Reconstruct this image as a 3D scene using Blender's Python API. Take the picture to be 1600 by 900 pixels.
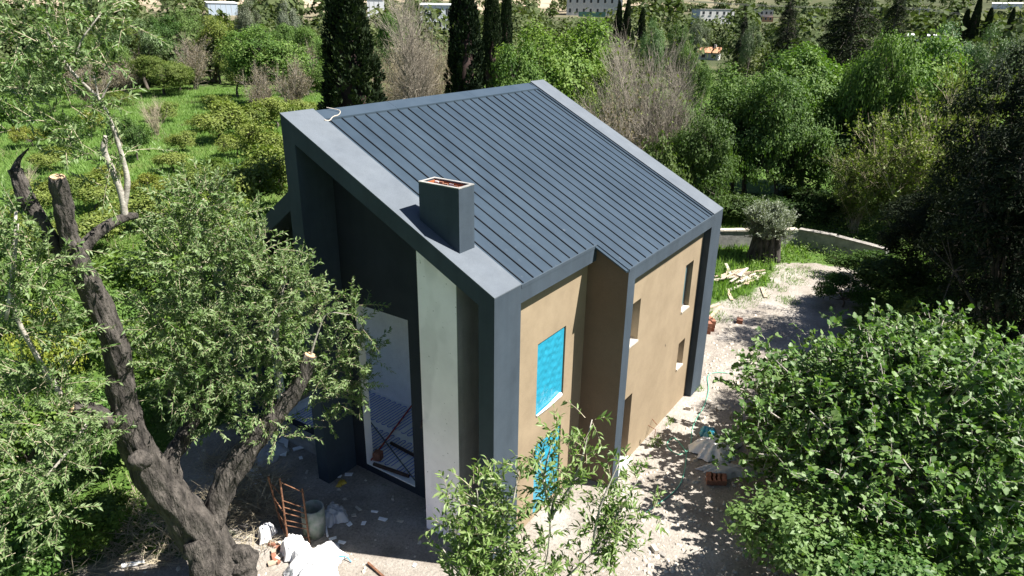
import bpy, math, random
import numpy as np
from mathutils import Vector, Matrix

for _o in list(bpy.data.objects):
    bpy.data.objects.remove(_o, do_unlink=True)
SC = bpy.context.scene
COL = SC.collection

# ------------------------------------------------------------------ camera
cam = bpy.data.cameras.new("camera")
cam.sensor_width = 36.0
cam.lens = 36.0 * 1083.157 / 1600.0
cam.clip_start = 0.1
cam.clip_end = 6000.0
cam_ob = bpy.data.objects.new("camera", cam)
COL.objects.link(cam_ob)
cam_ob.matrix_world = Matrix(((0.562521, 0.298641, -0.770963, -9.305127), (-0.826657, 0.219445, -0.518153, -6.626459), (0.014442, 0.928794, 0.370316, 10.751962), (0.000000, 0.000000, 0.000000, 1.000000)))
SC.camera = cam_ob

# ------------------------------------------------------------------ sky, sun, exposure
SUN_EL = math.radians(55.0)
SUN_H = Vector((0.43, -0.90, 0.0)).normalized()          # horizontal direction towards the sun
SUN_DIR = Vector((SUN_H.x * math.cos(SUN_EL), SUN_H.y * math.cos(SUN_EL), math.sin(SUN_EL)))
world = bpy.data.worlds.new("World")
SC.world = world
world.use_nodes = True
wn = world.node_tree
for n in list(wn.nodes):
    wn.nodes.remove(n)
sky = wn.nodes.new("ShaderNodeTexSky")
sky.sky_type = 'NISHITA'
sky.sun_disc = False
sky.sun_elevation = SUN_EL
sky.sun_rotation = math.atan2(SUN_H.x, SUN_H.y)
sky.altitude = 100.0
sky.air_density = 0.6
sky.dust_density = 0.3
sky.ozone_density = 1.0
bg = wn.nodes.new("ShaderNodeBackground")
bg.inputs[1].default_value = 0.05
wo = wn.nodes.new("ShaderNodeOutputWorld")
wn.links.new(sky.outputs[0], bg.inputs[0])
wn.links.new(bg.outputs[0], wo.inputs[0])
sun = bpy.data.lights.new("sun", 'SUN')
sun.energy = 5.0
sun.angle = math.radians(0.5)
sun.color = (1.0, 0.955, 0.89)
sun_ob = bpy.data.objects.new("sun", sun)
COL.objects.link(sun_ob)
sun_ob.rotation_euler = SUN_DIR.to_track_quat('Z', 'Y').to_euler()
sun_ob.location = (20, -30, 60)
SC.view_settings.view_transform = 'Standard'
SC.view_settings.look = 'None'
SC.view_settings.gamma = 1.0
SC.view_settings.exposure = 1.55
SC.view_settings.use_curve_mapping = False
SC.cycles.max_bounces = 6
SC.cycles.diffuse_bounces = 3
SC.cycles.glossy_bounces = 2
SC.cycles.transmission_bounces = 4
SC.cycles.transparent_max_bounces = 6

GZ = -0.25                                                # ground level round the house

# ------------------------------------------------------------------ materials
MATS = {}
def new_mat(name):
    m = bpy.data.materials.new(name)
    m.use_nodes = True
    nt = m.node_tree
    for n in list(nt.nodes):
        nt.nodes.remove(n)
    out = nt.nodes.new("ShaderNodeOutputMaterial")
    MATS[name] = m
    return m, nt, out
def N(nt, kind, **kw):
    n = nt.nodes.new(kind)
    for k, v in kw.items():
        setattr(n, k, v)
    return n
def ramp(nt, fac, stops):
    r = N(nt, "ShaderNodeValToRGB")
    el = r.color_ramp.elements
    while len(el) < len(stops):
        el.new(0.5)
    for e, (p, c) in zip(el, stops):
        e.position = p
        e.color = (*c, 1) if len(c) == 3 else c
    nt.links.new(fac, r.inputs[0])
    return r.outputs[0]
def noise(nt, scale, detail=4, rough=0.55, coord='Object', stretch=None):
    tc = N(nt, "ShaderNodeTexCoord")
    src = tc.outputs[coord]
    if stretch:
        mp = N(nt, "ShaderNodeMapping")
        mp.inputs['Scale'].default_value = stretch
        nt.links.new(src, mp.inputs[0])
        src = mp.outputs[0]
    t = N(nt, "ShaderNodeTexNoise")
    t.inputs['Scale'].default_value = scale
    t.inputs['Detail'].default_value = detail
    t.inputs['Roughness'].default_value = rough
    nt.links.new(src, t.inputs['Vector'])
    return t.outputs['Fac']
def mixc(nt, fac, a, b, mode='MIX'):
    m = N(nt, "ShaderNodeMix", data_type='RGBA', blend_type=mode)
    for sock, v in ((m.inputs[0], fac), (m.inputs[6], a), (m.inputs[7], b)):
        if hasattr(v, 'is_output'):
            nt.links.new(v, sock)
        elif isinstance(v, (int, float)):
            sock.default_value = v
        else:
            sock.default_value = (*v, 1) if len(v) == 3 else v
    return m.outputs[2]
def bump(nt, h, strength=0.3, dist=0.02):
    b = N(nt, "ShaderNodeBump")
    b.inputs['Strength'].default_value = strength
    b.inputs['Distance'].default_value = dist
    nt.links.new(h, b.inputs['Height'])
    return b.outputs[0]
def pbsdf(nt, out, col, rough=0.6, metal=0.0, normal=None, spec=0.5):
    p = N(nt, "ShaderNodeBsdfPrincipled")
    if hasattr(col, 'is_output'):
        nt.links.new(col, p.inputs['Base Color'])
    else:
        p.inputs['Base Color'].default_value = (*col, 1)
    p.inputs['Roughness'].default_value = rough
    p.inputs['Metallic'].default_value = metal
    p.inputs['Specular IOR Level'].default_value = spec
    if normal is not None:
        nt.links.new(normal, p.inputs['Normal'])
    nt.links.new(p.outputs[0], out.inputs[0])
    return p
def simple(name, c1, c2, scale=6.0, rough=0.7, bstr=0.3, bdist=0.01, bscale=None, metal=0.0, stretch=None, lo=0.35, hi=0.65, spec=0.4):
    m, nt, out = new_mat(name)
    f = noise(nt, scale, 5, 0.6, 'Object', stretch)
    c = ramp(nt, f, [(lo, c1), (hi, c2)])
    h = noise(nt, bscale or scale * 4, 4, 0.6, 'Object', stretch)
    pbsdf(nt, out, c, rough, metal, bump(nt, h, bstr, bdist), spec)
    return m
def stucco(name, c1, c2, streak=0.12, rough=0.85):
    m, nt, out = new_mat(name)
    base = ramp(nt, noise(nt, 1.1, 5, 0.62), [(0.3, c1), (0.72, c2)])
    st = noise(nt, 2.2, 5, 0.6, 'Object', (1, 1, 0.12))
    g = noise(nt, 95, 3, 0.7)
    fine = ramp(nt, g, [(0.3, (0.78,) * 3), (0.7, (1.12,) * 3)])
    s2 = ramp(nt, st, [(0.35, (1 - streak,) * 3), (0.62, (1.0,) * 3)])
    blot = ramp(nt, noise(nt, 3.3, 6, 0.7), [(0.34, (0.94,) * 3), (0.5, (1.0,) * 3), (0.68, (1.04,) * 3)])
    c = mixc(nt, 1.0, mixc(nt, 1.0, mixc(nt, 1.0, base, fine, 'MULTIPLY'), s2, 'MULTIPLY'), blot, 'MULTIPLY')
    pbsdf(nt, out, c, rough, 0, bump(nt, g, 0.35, 0.006), 0.3)
    return m
def leafmat(name, dark, mid, light, trans=0.3, rough=0.42, spec=0.5):
    m, nt, out = new_mat(name)
    at = N(nt, "ShaderNodeAttribute", attribute_name="rnd")
    oi = N(nt, "ShaderNodeObjectInfo")
    ad = N(nt, "ShaderNodeMath", operation='ADD')
    nt.links.new(at.outputs['Fac'], ad.inputs[0])
    nt.links.new(oi.outputs['Random'], ad.inputs[1])
    pp = N(nt, "ShaderNodeMath", operation='PINGPONG')
    pp.inputs[1].default_value = 1.0
    nt.links.new(ad.outputs[0], pp.inputs[0])
    c = ramp(nt, pp.outputs[0], [(0.0, dark), (0.5, mid), (1.0, light)])
    c = mixc(nt, 1.0, c, oi.outputs['Color'], 'MULTIPLY')
    p = N(nt, "ShaderNodeBsdfPrincipled")
    nt.links.new(c, p.inputs['Base Color'])
    p.inputs['Roughness'].default_value = rough
    p.inputs['Specular IOR Level'].default_value = spec
    t = N(nt, "ShaderNodeBsdfTranslucent")
    tc = mixc(nt, 1.0, c, (1.25, 1.45, 0.55), 'MULTIPLY')
    nt.links.new(tc, t.inputs[0])
    mx = N(nt, "ShaderNodeMixShader")
    mx.inputs[0].default_value = trans
    nt.links.new(p.outputs[0], mx.inputs[1])
    nt.links.new(t.outputs[0], mx.inputs[2])
    nt.links.new(mx.outputs[0], out.inputs[0])
    return m

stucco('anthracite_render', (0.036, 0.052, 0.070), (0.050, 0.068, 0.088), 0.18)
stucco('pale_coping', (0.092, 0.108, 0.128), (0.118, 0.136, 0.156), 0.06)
stucco('recess_shade_render', (0.020, 0.026, 0.036), (0.027, 0.034, 0.046), 0.1)  # frame render again, darkened to carry the shade of the recess
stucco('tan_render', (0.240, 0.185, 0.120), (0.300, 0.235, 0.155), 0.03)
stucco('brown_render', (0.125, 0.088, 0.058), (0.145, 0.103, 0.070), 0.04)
stucco('white_plaster', (0.82, 0.82, 0.84), (0.88, 0.88, 0.90), 0.05)
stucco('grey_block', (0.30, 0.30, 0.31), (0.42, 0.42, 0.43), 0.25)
stucco('house_white', (0.50, 0.50, 0.48), (0.62, 0.62, 0.60), 0.15)
stucco('house_shade_blue', (0.42, 0.50, 0.58), (0.50, 0.58, 0.65), 0.08)
def cement_board():
    m, nt, out = new_mat('cement_board')
    a = ramp(nt, noise(nt, 0.9, 5, 0.6), [(0.35, (0.80, 0.74, 0.80)), (0.6, (0.92, 0.86, 0.92))])
    tc = N(nt, "ShaderNodeTexCoord")
    b = ramp(nt, noise(nt, 1.5, 2, 0.4, 'Object', (1, 1, 0.45)), [(0.40, (0.80,) * 3), (0.46, (1.0,) * 3)])
    sp = ramp(nt, noise(nt, 14, 3, 0.5), [(0.26, (0.25,) * 3), (0.30, (1.0,) * 3)])
    c = mixc(nt, 0.8, mixc(nt, 0.55, a, b, 'MULTIPLY'), sp, 'MULTIPLY')
    pbsdf(nt, out, c, 0.8, 0, bump(nt, noise(nt, 40), 0.2, 0.004), 0.3)
cement_board()
def roof_metal():
    m, nt, out = new_mat('roof_metal')
    base = ramp(nt, noise(nt, 1.6, 5, 0.65, 'Object', (1, 0.35, 1)), [(0.3, (0.019, 0.034, 0.051)), (0.7, (0.032, 0.052, 0.074))])
    spots = ramp(nt, noise(nt, 7.5, 6, 0.72), [(0.60, (0, 0, 0)), (0.72, (1, 1, 1))])
    # site dust trodden along the lower end of the sheets
    tc = N(nt, "ShaderNodeTexCoord")
    sx = N(nt, "ShaderNodeSeparateXYZ")
    nt.links.new(tc.outputs['Object'], sx.inputs[0])
    mr = N(nt, "ShaderNodeMapRange")
    mr.inputs[1].default_value = 2.3
    mr.inputs[2].default_value = -0.7
    mr.inputs[3].default_value = 0.10
    mr.inputs[4].default_value = 0.75
    nt.links.new(sx.outputs[1], mr.inputs[0])
    patch = ramp(nt, noise(nt, 1.3, 3, 0.5), [(0.48, (0, 0, 0)), (0.62, (1, 1, 1))])
    f1 = mixc(nt, 1.0, spots, patch, 'MULTIPLY')
    fm = N(nt, "ShaderNodeMath", operation='MULTIPLY')
    nt.links.new(f1, fm.inputs[0]); nt.links.new(mr.outputs[0], fm.inputs[1])
    c = mixc(nt, fm.outputs[0], base, (0.17, 0.19, 0.205))
    p = pbsdf(nt, out, c, 0.42, 0.1, bump(nt, noise(nt, 2.2, 2, 0.5, 'Object', (1, 0.25, 1)), 0.12, 0.012), 0.5)
roof_metal()
simple('seam_metal', (0.006, 0.008, 0.011), (0.010, 0.013, 0.017), 4, 0.45, 0.1, metal=0.2)
simple('ridge_metal', (0.034, 0.052, 0.072), (0.044, 0.064, 0.086), 2, 0.4, 0.15, metal=0.1)
simple('flue_brick', (0.26, 0.075, 0.025), (0.40, 0.13, 0.05), 9, 0.85, 0.5)
simple('red_brick', (0.19, 0.075, 0.045), (0.30, 0.14, 0.09), 7, 0.85, 0.5)
simple('concrete', (0.20, 0.20, 0.19), (0.34, 0.33, 0.31), 3, 0.9, 0.5, 0.02)
simple('stone', (0.16, 0.15, 0.135), (0.30, 0.28, 0.25), 5, 0.9, 0.6, 0.03)
simple('stone_pale', (0.38, 0.34, 0.28), (0.52, 0.47, 0.40), 5, 0.9, 0.6, 0.02)
simple('foam_white', (0.76, 0.78, 0.80), (0.86, 0.87, 0.88), 6, 0.7, 0.2)
simple('heating_pipe', (0.05, 0.14, 0.55), (0.07, 0.19, 0.70), 5, 0.35, 0.05)
simple('rust', (0.10, 0.042, 0.020), (0.24, 0.12, 0.068), 14, 0.85, 0.5)
simple('rust_dark', (0.030, 0.018, 0.016), (0.06, 0.035, 0.028), 9, 0.8, 0.4)
simple('red_paint', (0.30, 0.028, 0.022), (0.42, 0.05, 0.035), 9, 0.55, 0.2)
simple('grey_steel', (0.07, 0.09, 0.09), (0.12, 0.14, 0.14), 9, 0.5, 0.2)
simple('plank', (0.30, 0.23, 0.16), (0.48, 0.39, 0.30), 5, 0.85, 0.4, 0.01, stretch=(1, 8, 8))
simple('plank_grey', (0.33, 0.29, 0.24), (0.50, 0.46, 0.40), 5, 0.85, 0.4, 0.01, stretch=(1, 8, 8))
simple('bark', (0.050, 0.042, 0.034), (0.135, 0.115, 0.095), 5.5, 0.95, 1.0, 0.05, 13, stretch=(1, 1, 0.22))
simple('bark_old', (0.022, 0.019, 0.016), (0.105, 0.092, 0.080), 8, 0.95, 1.0, 0.12, 15, stretch=(1, 1, 0.25), lo=0.36, hi=0.66)
simple('bark_pale', (0.22, 0.20, 0.17), (0.42, 0.39, 0.34), 9, 0.9, 0.5, 0.02)
simple('twig_brown', (0.19, 0.165, 0.13), (0.33, 0.295, 0.24), 9, 0.9, 0.3)
simple('twig_straw', (0.29, 0.245, 0.165), (0.46, 0.40, 0.29), 3, 0.9, 0.3)
simple('cut_wood', (0.40, 0.25, 0.14), (0.55, 0.38, 0.23), 12, 0.85, 0.3)
simple('tile_roof', (0.36, 0.17, 0.09), (0.48, 0.27, 0.16), 4, 0.85, 0.4)
simple('window_dark', (0.02, 0.025, 0.03), (0.04, 0.045, 0.05), 2, 0.15, 0.02)
simple('pole_grey', (0.30, 0.30, 0.29), (0.42, 0.42, 0.40), 3, 0.8, 0.2)
simple('green_net', (0.05, 0.14, 0.11), (0.09, 0.20, 0.16), 3, 0.8, 0.2)
simple('shed_blue', (0.30, 0.36, 0.43), (0.40, 0.47, 0.54), 3, 0.5, 0.2, stretch=(6, 6, 0.3))
simple('shed_white', (0.62, 0.64, 0.66), (0.78, 0.80, 0.82), 3, 0.5, 0.2, stretch=(6, 6, 0.3))
simple('hose_green', (0.12, 0.40, 0.28), (0.18, 0.50, 0.36), 3, 0.4, 0.1)
simple('frame_grey', (0.10, 0.10, 0.10), (0.14, 0.14, 0.14), 4, 0.4, 0.1)
simple('yellow_plastic', (0.45, 0.30, 0.03), (0.60, 0.42, 0.06), 4, 0.4, 0.1)
simple('rope_blue', (0.03, 0.22, 0.45), (0.05, 0.30, 0.55), 4, 0.5, 0.1)
def plastic(name, c, rough, trans):
    m, nt, out = new_mat(name)
    h = noise(nt, 9, 6, 0.75, 'Object', (1, 1, 0.6))
    p = pbsdf(nt, out, c, rough, 0, bump(nt, h, 0.35, 0.03), 0.6)
    if trans:
        t = N(nt, "ShaderNodeBsdfTransparent")
        mx = N(nt, "ShaderNodeMixShader")
        mx.inputs[0].default_value = trans
        nt.links.new(p.outputs[0], mx.inputs[1]); nt.links.new(t.outputs[0], mx.inputs[2])
        nt.links.new(mx.outputs[0], out.inputs[0])
plastic('blue_film', (0.022, 0.25, 0.37), 0.22, 0.0)
plastic('white_film', (0.74, 0.74, 0.74), 0.5, 0.0)
plastic('clear_film', (0.55, 0.57, 0.60), 0.25, 0.35)
def glass():
    m, nt, out = new_mat('window_glass')
    p = pbsdf(nt, out, (0.10, 0.16, 0.17), 0.04, 0, None, 0.9)
glass()

leafmat('leaf_almond', (0.05, 0.1, 0.024), (0.098, 0.165, 0.048), (0.19, 0.25, 0.115), 0.26, 0.5, 0.35)
leafmat('leaf_sapling', (0.066, 0.12, 0.026), (0.125, 0.2, 0.05), (0.225, 0.29, 0.115), 0.32, 0.45, 0.4)
leafmat('leaf_fig', (0.03, 0.082, 0.016), (0.078, 0.152, 0.034), (0.16, 0.24, 0.082), 0.30, 0.5, 0.35)
leafmat('leaf_green', (0.03, 0.068, 0.013), (0.074, 0.13, 0.028), (0.145, 0.205, 0.055), 0.28, 0.6, 0.2)
leafmat('leaf_yellow', (0.056, 0.09, 0.016), (0.11, 0.152, 0.028), (0.19, 0.225, 0.052), 0.28, 0.55, 0.25)
leafmat('leaf_olive', (0.085, 0.12, 0.07), (0.15, 0.185, 0.125), (0.26, 0.29, 0.22), 0.15, 0.5, 0.35)
leafmat('leaf_cypress', (0.005, 0.012, 0.006), (0.013, 0.025, 0.011), (0.036, 0.052, 0.022), 0.08, 0.7, 0.12)
leafmat('leaf_far', (0.04, 0.06, 0.022), (0.07, 0.095, 0.036), (0.115, 0.132, 0.06), 0.2, 0.7, 0.1)
leafmat('leaf_dry', (0.094, 0.071, 0.041), (0.146, 0.116, 0.071), (0.217, 0.184, 0.124), 0.2, 0.7, 0.2)
leafmat('grass_blade', (0.065, 0.14, 0.026), (0.115, 0.215, 0.046), (0.19, 0.29, 0.08), 0.35, 0.5, 0.3)

# ------------------------------------------------------------------ mesh helpers
def link(o, parent=None):
    COL.objects.link(o)
    if parent is not None:
        o.parent = parent
    return o
def tag(o, label=None, cat=None, group=None, kind=None):
    if label: o["label"] = label
    if cat: o["category"] = cat
    if group: o["group"] = group
    if kind: o["kind"] = kind
    return o
def empty(name, loc=(0, 0, 0), rz=0.0, label=None, cat=None, group=None):
    o = bpy.data.objects.new(name, None)
    o.empty_display_size = 0.3
    o.location = loc
    o.rotation_euler = (0, 0, rz)
    link(o)
    return tag(o, label, cat, group)
def np_mesh(name, V, F, mat, rnd=None, smooth=False):
    """V (n,3) floats, F (m,k) ints; rnd: one value per vertex"""
    V = np.asarray(V, dtype=np.float32); F = np.asarray(F, dtype=np.int32)
    me = bpy.data.meshes.new(name)
    k = F.shape[1]
    me.vertices.add(len(V)); me.vertices.foreach_set("co", V.ravel())
    me.loops.add(F.size); me.loops.foreach_set("vertex_index", F.ravel())
    me.polygons.add(len(F))
    me.polygons.foreach_set("loop_start", np.arange(0, F.size, k, dtype=np.int32))
    me.polygons.foreach_set("loop_total", np.full(len(F), k, dtype=np.int32))
    if smooth:
        me.polygons.foreach_set("use_smooth", np.ones(len(F), dtype=bool))
    if rnd is not None:
        a = me.attributes.new("rnd", 'FLOAT', 'POINT')
        a.data.foreach_set("value", np.asarray(rnd, dtype=np.float32))
    me.update(calc_edges=True)
    me.materials.append(MATS[mat])
    return me
class MB:
    def __init__(self):
        self.v = []; self.f = []
    def add(self, vs, fs):
        b = len(self.v)
        self.v += [tuple(p) for p in vs]
        self.f += [tuple(b + i for i in f) for f in fs]
        return self
    def box(self, x0, x1, y0, y1, z0, z1, M=None):
        vs = [Vector((x, y, z)) for z in (z0, z1) for y in (y0, y1) for x in (x0, x1)]
        if M is not None: vs = [M @ p for p in vs]
        return self.add(vs, [(0, 2, 3, 1), (4, 5, 7, 6), (0, 1, 5, 4), (2, 6, 7, 3), (0, 4, 6, 2), (1, 3, 7, 5)])
    def slopebox(self, x0, x1, y0, y1, zb, zt):
        """box between y0 and y1 whose bottom/top heights are functions of y"""
        vs = [Vector((x, y, fz(y))) for fz in (zb, zt) for y in (y0, y1) for x in (x0, x1)]
        return self.add(vs, [(0, 2, 3, 1), (4, 5, 7, 6), (0, 1, 5, 4), (2, 6, 7, 3), (0, 4, 6, 2), (1, 3, 7, 5)])
    def tube(self, pts, rad, seg=8, cap=True, wob=0.0, rs=None):
        pts = [Vector(p) for p in pts]
        n = len(pts)
        if isinstance(rad, (int, float)): rad = [rad] * n
        b = len(self.v)
        ref = Vector((0.3, 0.2, 1.0))
        for i, p in enumerate(pts):
            t = (pts[min(i + 1, n - 1)] - pts[max(i - 1, 0)])
            if t.length < 1e-9: t = Vector((0, 0, 1))
            t.normalize()
            a = ref - t * ref.dot(t)
            if a.length < 1e-3:
                a = Vector((1, 0, 0)) - t * t.x
            a.normalize(); c = t.cross(a); ref = a
            for k in range(seg):
                an = 2 * math.pi * k / seg
                rr = rad[i] * (1 + (wob * (rs.uniform(-1, 1)) if rs else 0))
                self.v.append(tuple(p + (a * math.cos(an) + c * math.sin(an)) * rr))
        for i in range(n - 1):
            for k in range(seg):
                k2 = (k + 1) % seg
                self.f.append((b + i * seg + k, b + i * seg + k2, b + (i + 1) * seg + k2, b + (i + 1) * seg + k))
        if cap:
            self.f.append(tuple(b + k for k in reversed(range(seg))))
            self.f.append(tuple(b + (n - 1) * seg + k for k in range(seg)))
        return self
    def mesh(self, name, mat, smooth=False):
        me = bpy.data.meshes.new(name)
        me.from_pydata(self.v, [], self.f)
        if smooth:
            me.polygons.foreach_set("use_smooth", [True] * len(me.polygons))
        me.materials.append(MATS[mat])
        me.update()
        return me
    def build(self, name, mat, parent=None, smooth=False, bevel=0.0):
        o = bpy.data.objects.new(name, self.mesh(name, mat, smooth))
        if bevel:
            md = o.modifiers.new("bevel", 'BEVEL'); md.width = bevel; md.segments = 2; md.limit_method = 'ANGLE'
        return link(o, parent)
def spline(pts, sub=4):
    """Catmull-Rom through rows of numbers"""
    P = [np.array(p, float) for p in pts]
    P = [2 * P[0] - P[1]] + P + [2 * P[-1] - P[-2]]
    out = []
    for i in range(1, len(P) - 2):
        for k in range(sub):
            t = k / sub
            a, b, c, d = P[i - 1:i + 3]
            out.append(0.5 * ((2 * b) + (-a + c) * t + (2 * a - 5 * b + 4 * c - d) * t * t + (-a + 3 * b - 3 * c + d) * t ** 3))
    out.append(P[-2])
    return out
def unit(a):
    return a / np.maximum(np.linalg.norm(a, axis=-1, keepdims=True), 1e-9)

LEAF = {
    'kite': (np.array([(0, 0, 0), (.5, .45, .08), (0, 1, -.06), (-.5, .45, .08)]), [(0, 1, 2), (0, 2, 3)]),
    'lance': (np.array([(0, 0, 0), (.42, .3, .05), (.38, .62, .03), (0, 1, -.16), (-.38, .62, .03), (-.42, .3, .05), (0, .46, -.03)]),
              [(0, 1, 6), (1, 2, 6), (2, 3, 6), (3, 4, 6), (4, 5, 6), (5, 0, 6)]),
    'blade': (np.array([(-.5, 0, 0), (.5, 0, 0), (0, 1, .12)]), [(0, 1, 2)]),
}
_fo = [(0, .07), (.30, .03), (.52, .36), (.33, .50), (.26, .78), (0, 1.0), (-.26, .78), (-.33, .50), (-.52, .36), (-.30, .03)]
LEAF['fig'] = (np.array([(0, .42, -.04)] + [(x, y, .16 * abs(x) - .12 * y * y) for x, y in _fo]),
               [(0, 1 + i, 1 + (i + 1) % 10) for i in range(10)])
def leaf_arrays(P, D, Nn, L, Wd, shape):
    T, F = LEAF[shape]
    P = np.asarray(P); n = len(P)
    D = unit(D); S = unit(np.cross(D, Nn)); Q = np.cross(S, D)
    L = np.broadcast_to(L, n)[:, None, None]; Wd = np.broadcast_to(Wd, n)[:, None, None]
    V = P[:, None, :] + D[:, None, :] * (L * T[None, :, 1:2]) + S[:, None, :] * (Wd * T[None, :, 0:1]) + Q[:, None, :] * (L * T[None, :, 2:3])
    k = len(T)
    FF = (np.array(F)[None] + (np.arange(n) * k)[:, None, None]).reshape(-1, 3)
    return V.reshape(-1, 3), FF, k
def leaf_mesh(name, P, D, Nn, L, Wd, shape, mat, rng, rnd=None):
    V, F, k = leaf_arrays(P, D, Nn, L, Wd, shape)
    if rnd is None: rnd = rng.random(len(P))
    return np_mesh(name, V, F, mat, np.repeat(rnd, k))
def rdir(rng, n):
    return unit(rng.normal(size=(n, 3)))

# ------------------------------------------------------------------ ground
HR = np.array([0, 110, 200, 300, 400, 600, 900, 1400, 3000.]); HZ = np.array([-.25, -.25, 1, 4, 9, 26, 62, 130, 260.])
def ground_h(x, y):
    x = np.asarray(x, float); y = np.asarray(y, float)
    r = np.hypot(x, y)
    h = np.interp(r, HR, HZ)
    w = np.clip((r - 120) / 300, 0, 1)
    h = h + w * (1.2 * np.sin(x / 41 + 1) * np.cos(y / 37) + 0.03 * (r - 120) * np.sin(x / 230 + 2.0) * np.cos(y / 190 - 1) * 0.6)
    return h
def sdf_seg(x, y, a, b, rad):
    ax, ay = a; bx, by = b
    t = np.clip(((x - ax) * (bx - ax) + (y - ay) * (by - ay)) / max((bx - ax) ** 2 + (by - ay) ** 2, 1e-9), 0, 1)
    return np.hypot(x - ax - t * (bx - ax), y - ay - t * (by - ay)) - rad
def wav(x, y):
    return (np.sin(x * 1.3 + 0.7 * y) + np.sin(y * 1.7 - 0.9 * x + 1.3) + 0.6 * np.sin(3.1 * x - 2.2 * y) + 0.6 * np.sin(2.7 * y + 3.6 * x + 2)) * 0.25
def dirt_at(x, y):
    d = sdf_seg(x, y, (-1.2, 0.8), (-0.6, 7.5), 1.9)
    for s in (((-5.2, 6.0), (-2.6, 4.2), .9), ((-3, -1.5), (1, -2.0), 2.3), ((0, -2.5), (13, -2.2), 3.2), ((9, -1.4), (23.0, -1.9), 2.0), ((5, 3), (9, 3), 4.5), ((12, -1.4), (16.5, -0.6), 1.7)):
        d = np.minimum(d, sdf_seg(x, y, *s))
    d = d + 0.55 * wav(x, y)
    return np.clip(0.5 - d / 1.3, 0, 1)
def make_ground():
    rad = np.concatenate([np.linspace(0.0, 34, 100), np.geomspace(34.6, 120, 50), np.geomspace(126, 1500, 40)])
    na = 220
    an = np.linspace(0, 2 * np.pi, na, endpoint=False)
    cx, cy = 4.0, 2.0
    X = cx + rad[:, None] * np.cos(an); Y = cy + rad[:, None] * np.sin(an)
    Z = ground_h(X, Y)
    V = np.stack([X, Y, Z], -1).reshape(-1, 3)
    i = np.arange(len(rad) - 1)[:, None]; k = np.arange(na)[None]; k2 = (k + 1) % na
    F = np.stack([i * na + k, (i + 1) * na + k, (i + 1) * na + k2, i * na + k2], -1).reshape(-1, 4)
    m, nt, out = new_mat('ground_soil')
    at = N(nt, "ShaderNodeAttribute", attribute_name="rnd")
    nz = noise(nt, 2.4, 6, 0.65)
    a1 = N(nt, "ShaderNodeMath", operation='MULTIPLY_ADD')
    nt.links.new(nz, a1.inputs[0]); a1.inputs[1].default_value = 0.9; a1.inputs[2].default_value = -0.45
    a2 = N(nt, "ShaderNodeMath", operation='ADD')
    nt.links.new(a1.outputs[0], a2.inputs[0]); nt.links.new(at.outputs['Fac'], a2.inputs[1])
    mask = ramp(nt, a2.outputs[0], [(0.40, (0, 0, 0)), (0.60, (1, 1, 1))])
    d1 = ramp(nt, noise(nt, 0.7, 6, 0.65), [(0.30, (0.15, 0.13, 0.108)), (0.42, (0.25, 0.222, 0.190)), (0.55, (0.31, 0.282, 0.248)), (0.7, (0.39, 0.36, 0.325))])
    d2 = ramp(nt, noise(nt, 16, 4, 0.7), [(0.28, (0.52,) * 3), (0.45, (0.92,) * 3), (0.62, (1.10,) * 3)])
    dirt = mixc(nt, 1.0, d1, d2, 'MULTIPLY')
    g1 = ramp(nt, noise(nt, 0.16, 6, 0.62), [(0.32, (0.050, 0.095, 0.018)), (0.5, (0.075, 0.140, 0.024)), (0.72, (0.115, 0.135, 0.045))])
    g2 = ramp(nt, noise(nt, 3.0, 5, 0.7), [(0.3, (0.6,) * 3), (0.7, (1.15,) * 3)])
    grass = mixc(nt, 1.0, g1, g2, 'MULTIPLY')
    # bare pale hillside far off
    ge = N(nt, "ShaderNodeNewGeometry")
    sx = N(nt, "ShaderNodeSeparateXYZ"); nt.links.new(ge.outputs['Position'], sx.inputs[0])
    hz = N(nt, "ShaderNodeMapRange"); hz.inputs[1].default_value = 3.0; hz.inputs[2].default_value = 14.0
    nt.links.new(sx.outputs[2], hz.inputs[0])
    pat = ramp(nt, noise(nt, 0.018, 5, 0.6), [(0.36, (0, 0, 0)), (0.50, (1, 1, 1))])
    lf = N(nt, "ShaderNodeMapRange"); lf.inputs[1].default_value = 150.0; lf.inputs[2].default_value = 260.0   # quarry slope lies to the north
    nt.links.new(sx.outputs[1], lf.inputs[0])
    hm = mixc(nt, 1.0, mixc(nt, 1.0, hz.outputs[0], pat, 'MULTIPLY'), lf.outputs[0], 'MULTIPLY')
    fr = N(nt, "ShaderNodeVectorMath", operation='LENGTH'); nt.links.new(ge.outputs['Position'], fr.inputs[0])
    fd = N(nt, "ShaderNodeMapRange"); fd.inputs[1].default_value = 100.0; fd.inputs[2].default_value = 150.0
    nt.links.new(fr.outputs['Value'], fd.inputs[0])
    scrub = ramp(nt, noise(nt, 0.05, 6, 0.65), [(0.35, (0.040, 0.052, 0.022)), (0.6, (0.070, 0.075, 0.036)), (0.75, (0.13, 0.115, 0.07))])
    grass = mixc(nt, fd.outputs[0], grass, scrub)
    hill = mixc(nt, hm, grass, (0.36, 0.29, 0.21))
    c = mixc(nt, mask, hill, dirt)
    pbsdf(nt, out, c, 0.95, 0, bump(nt, noise(nt, 9, 6, 0.75), 0.8, 0.06), 0.15)
    me = np_mesh('ground', V, F, 'ground_soil', dirt_at(V[:, 0], V[:, 1]), True)
    o = link(bpy.data.objects.new('ground', me))
    tag(o, 'pale building-site soil running out into green meadow and hillside', 'ground', kind='structure')
make_ground()

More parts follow.
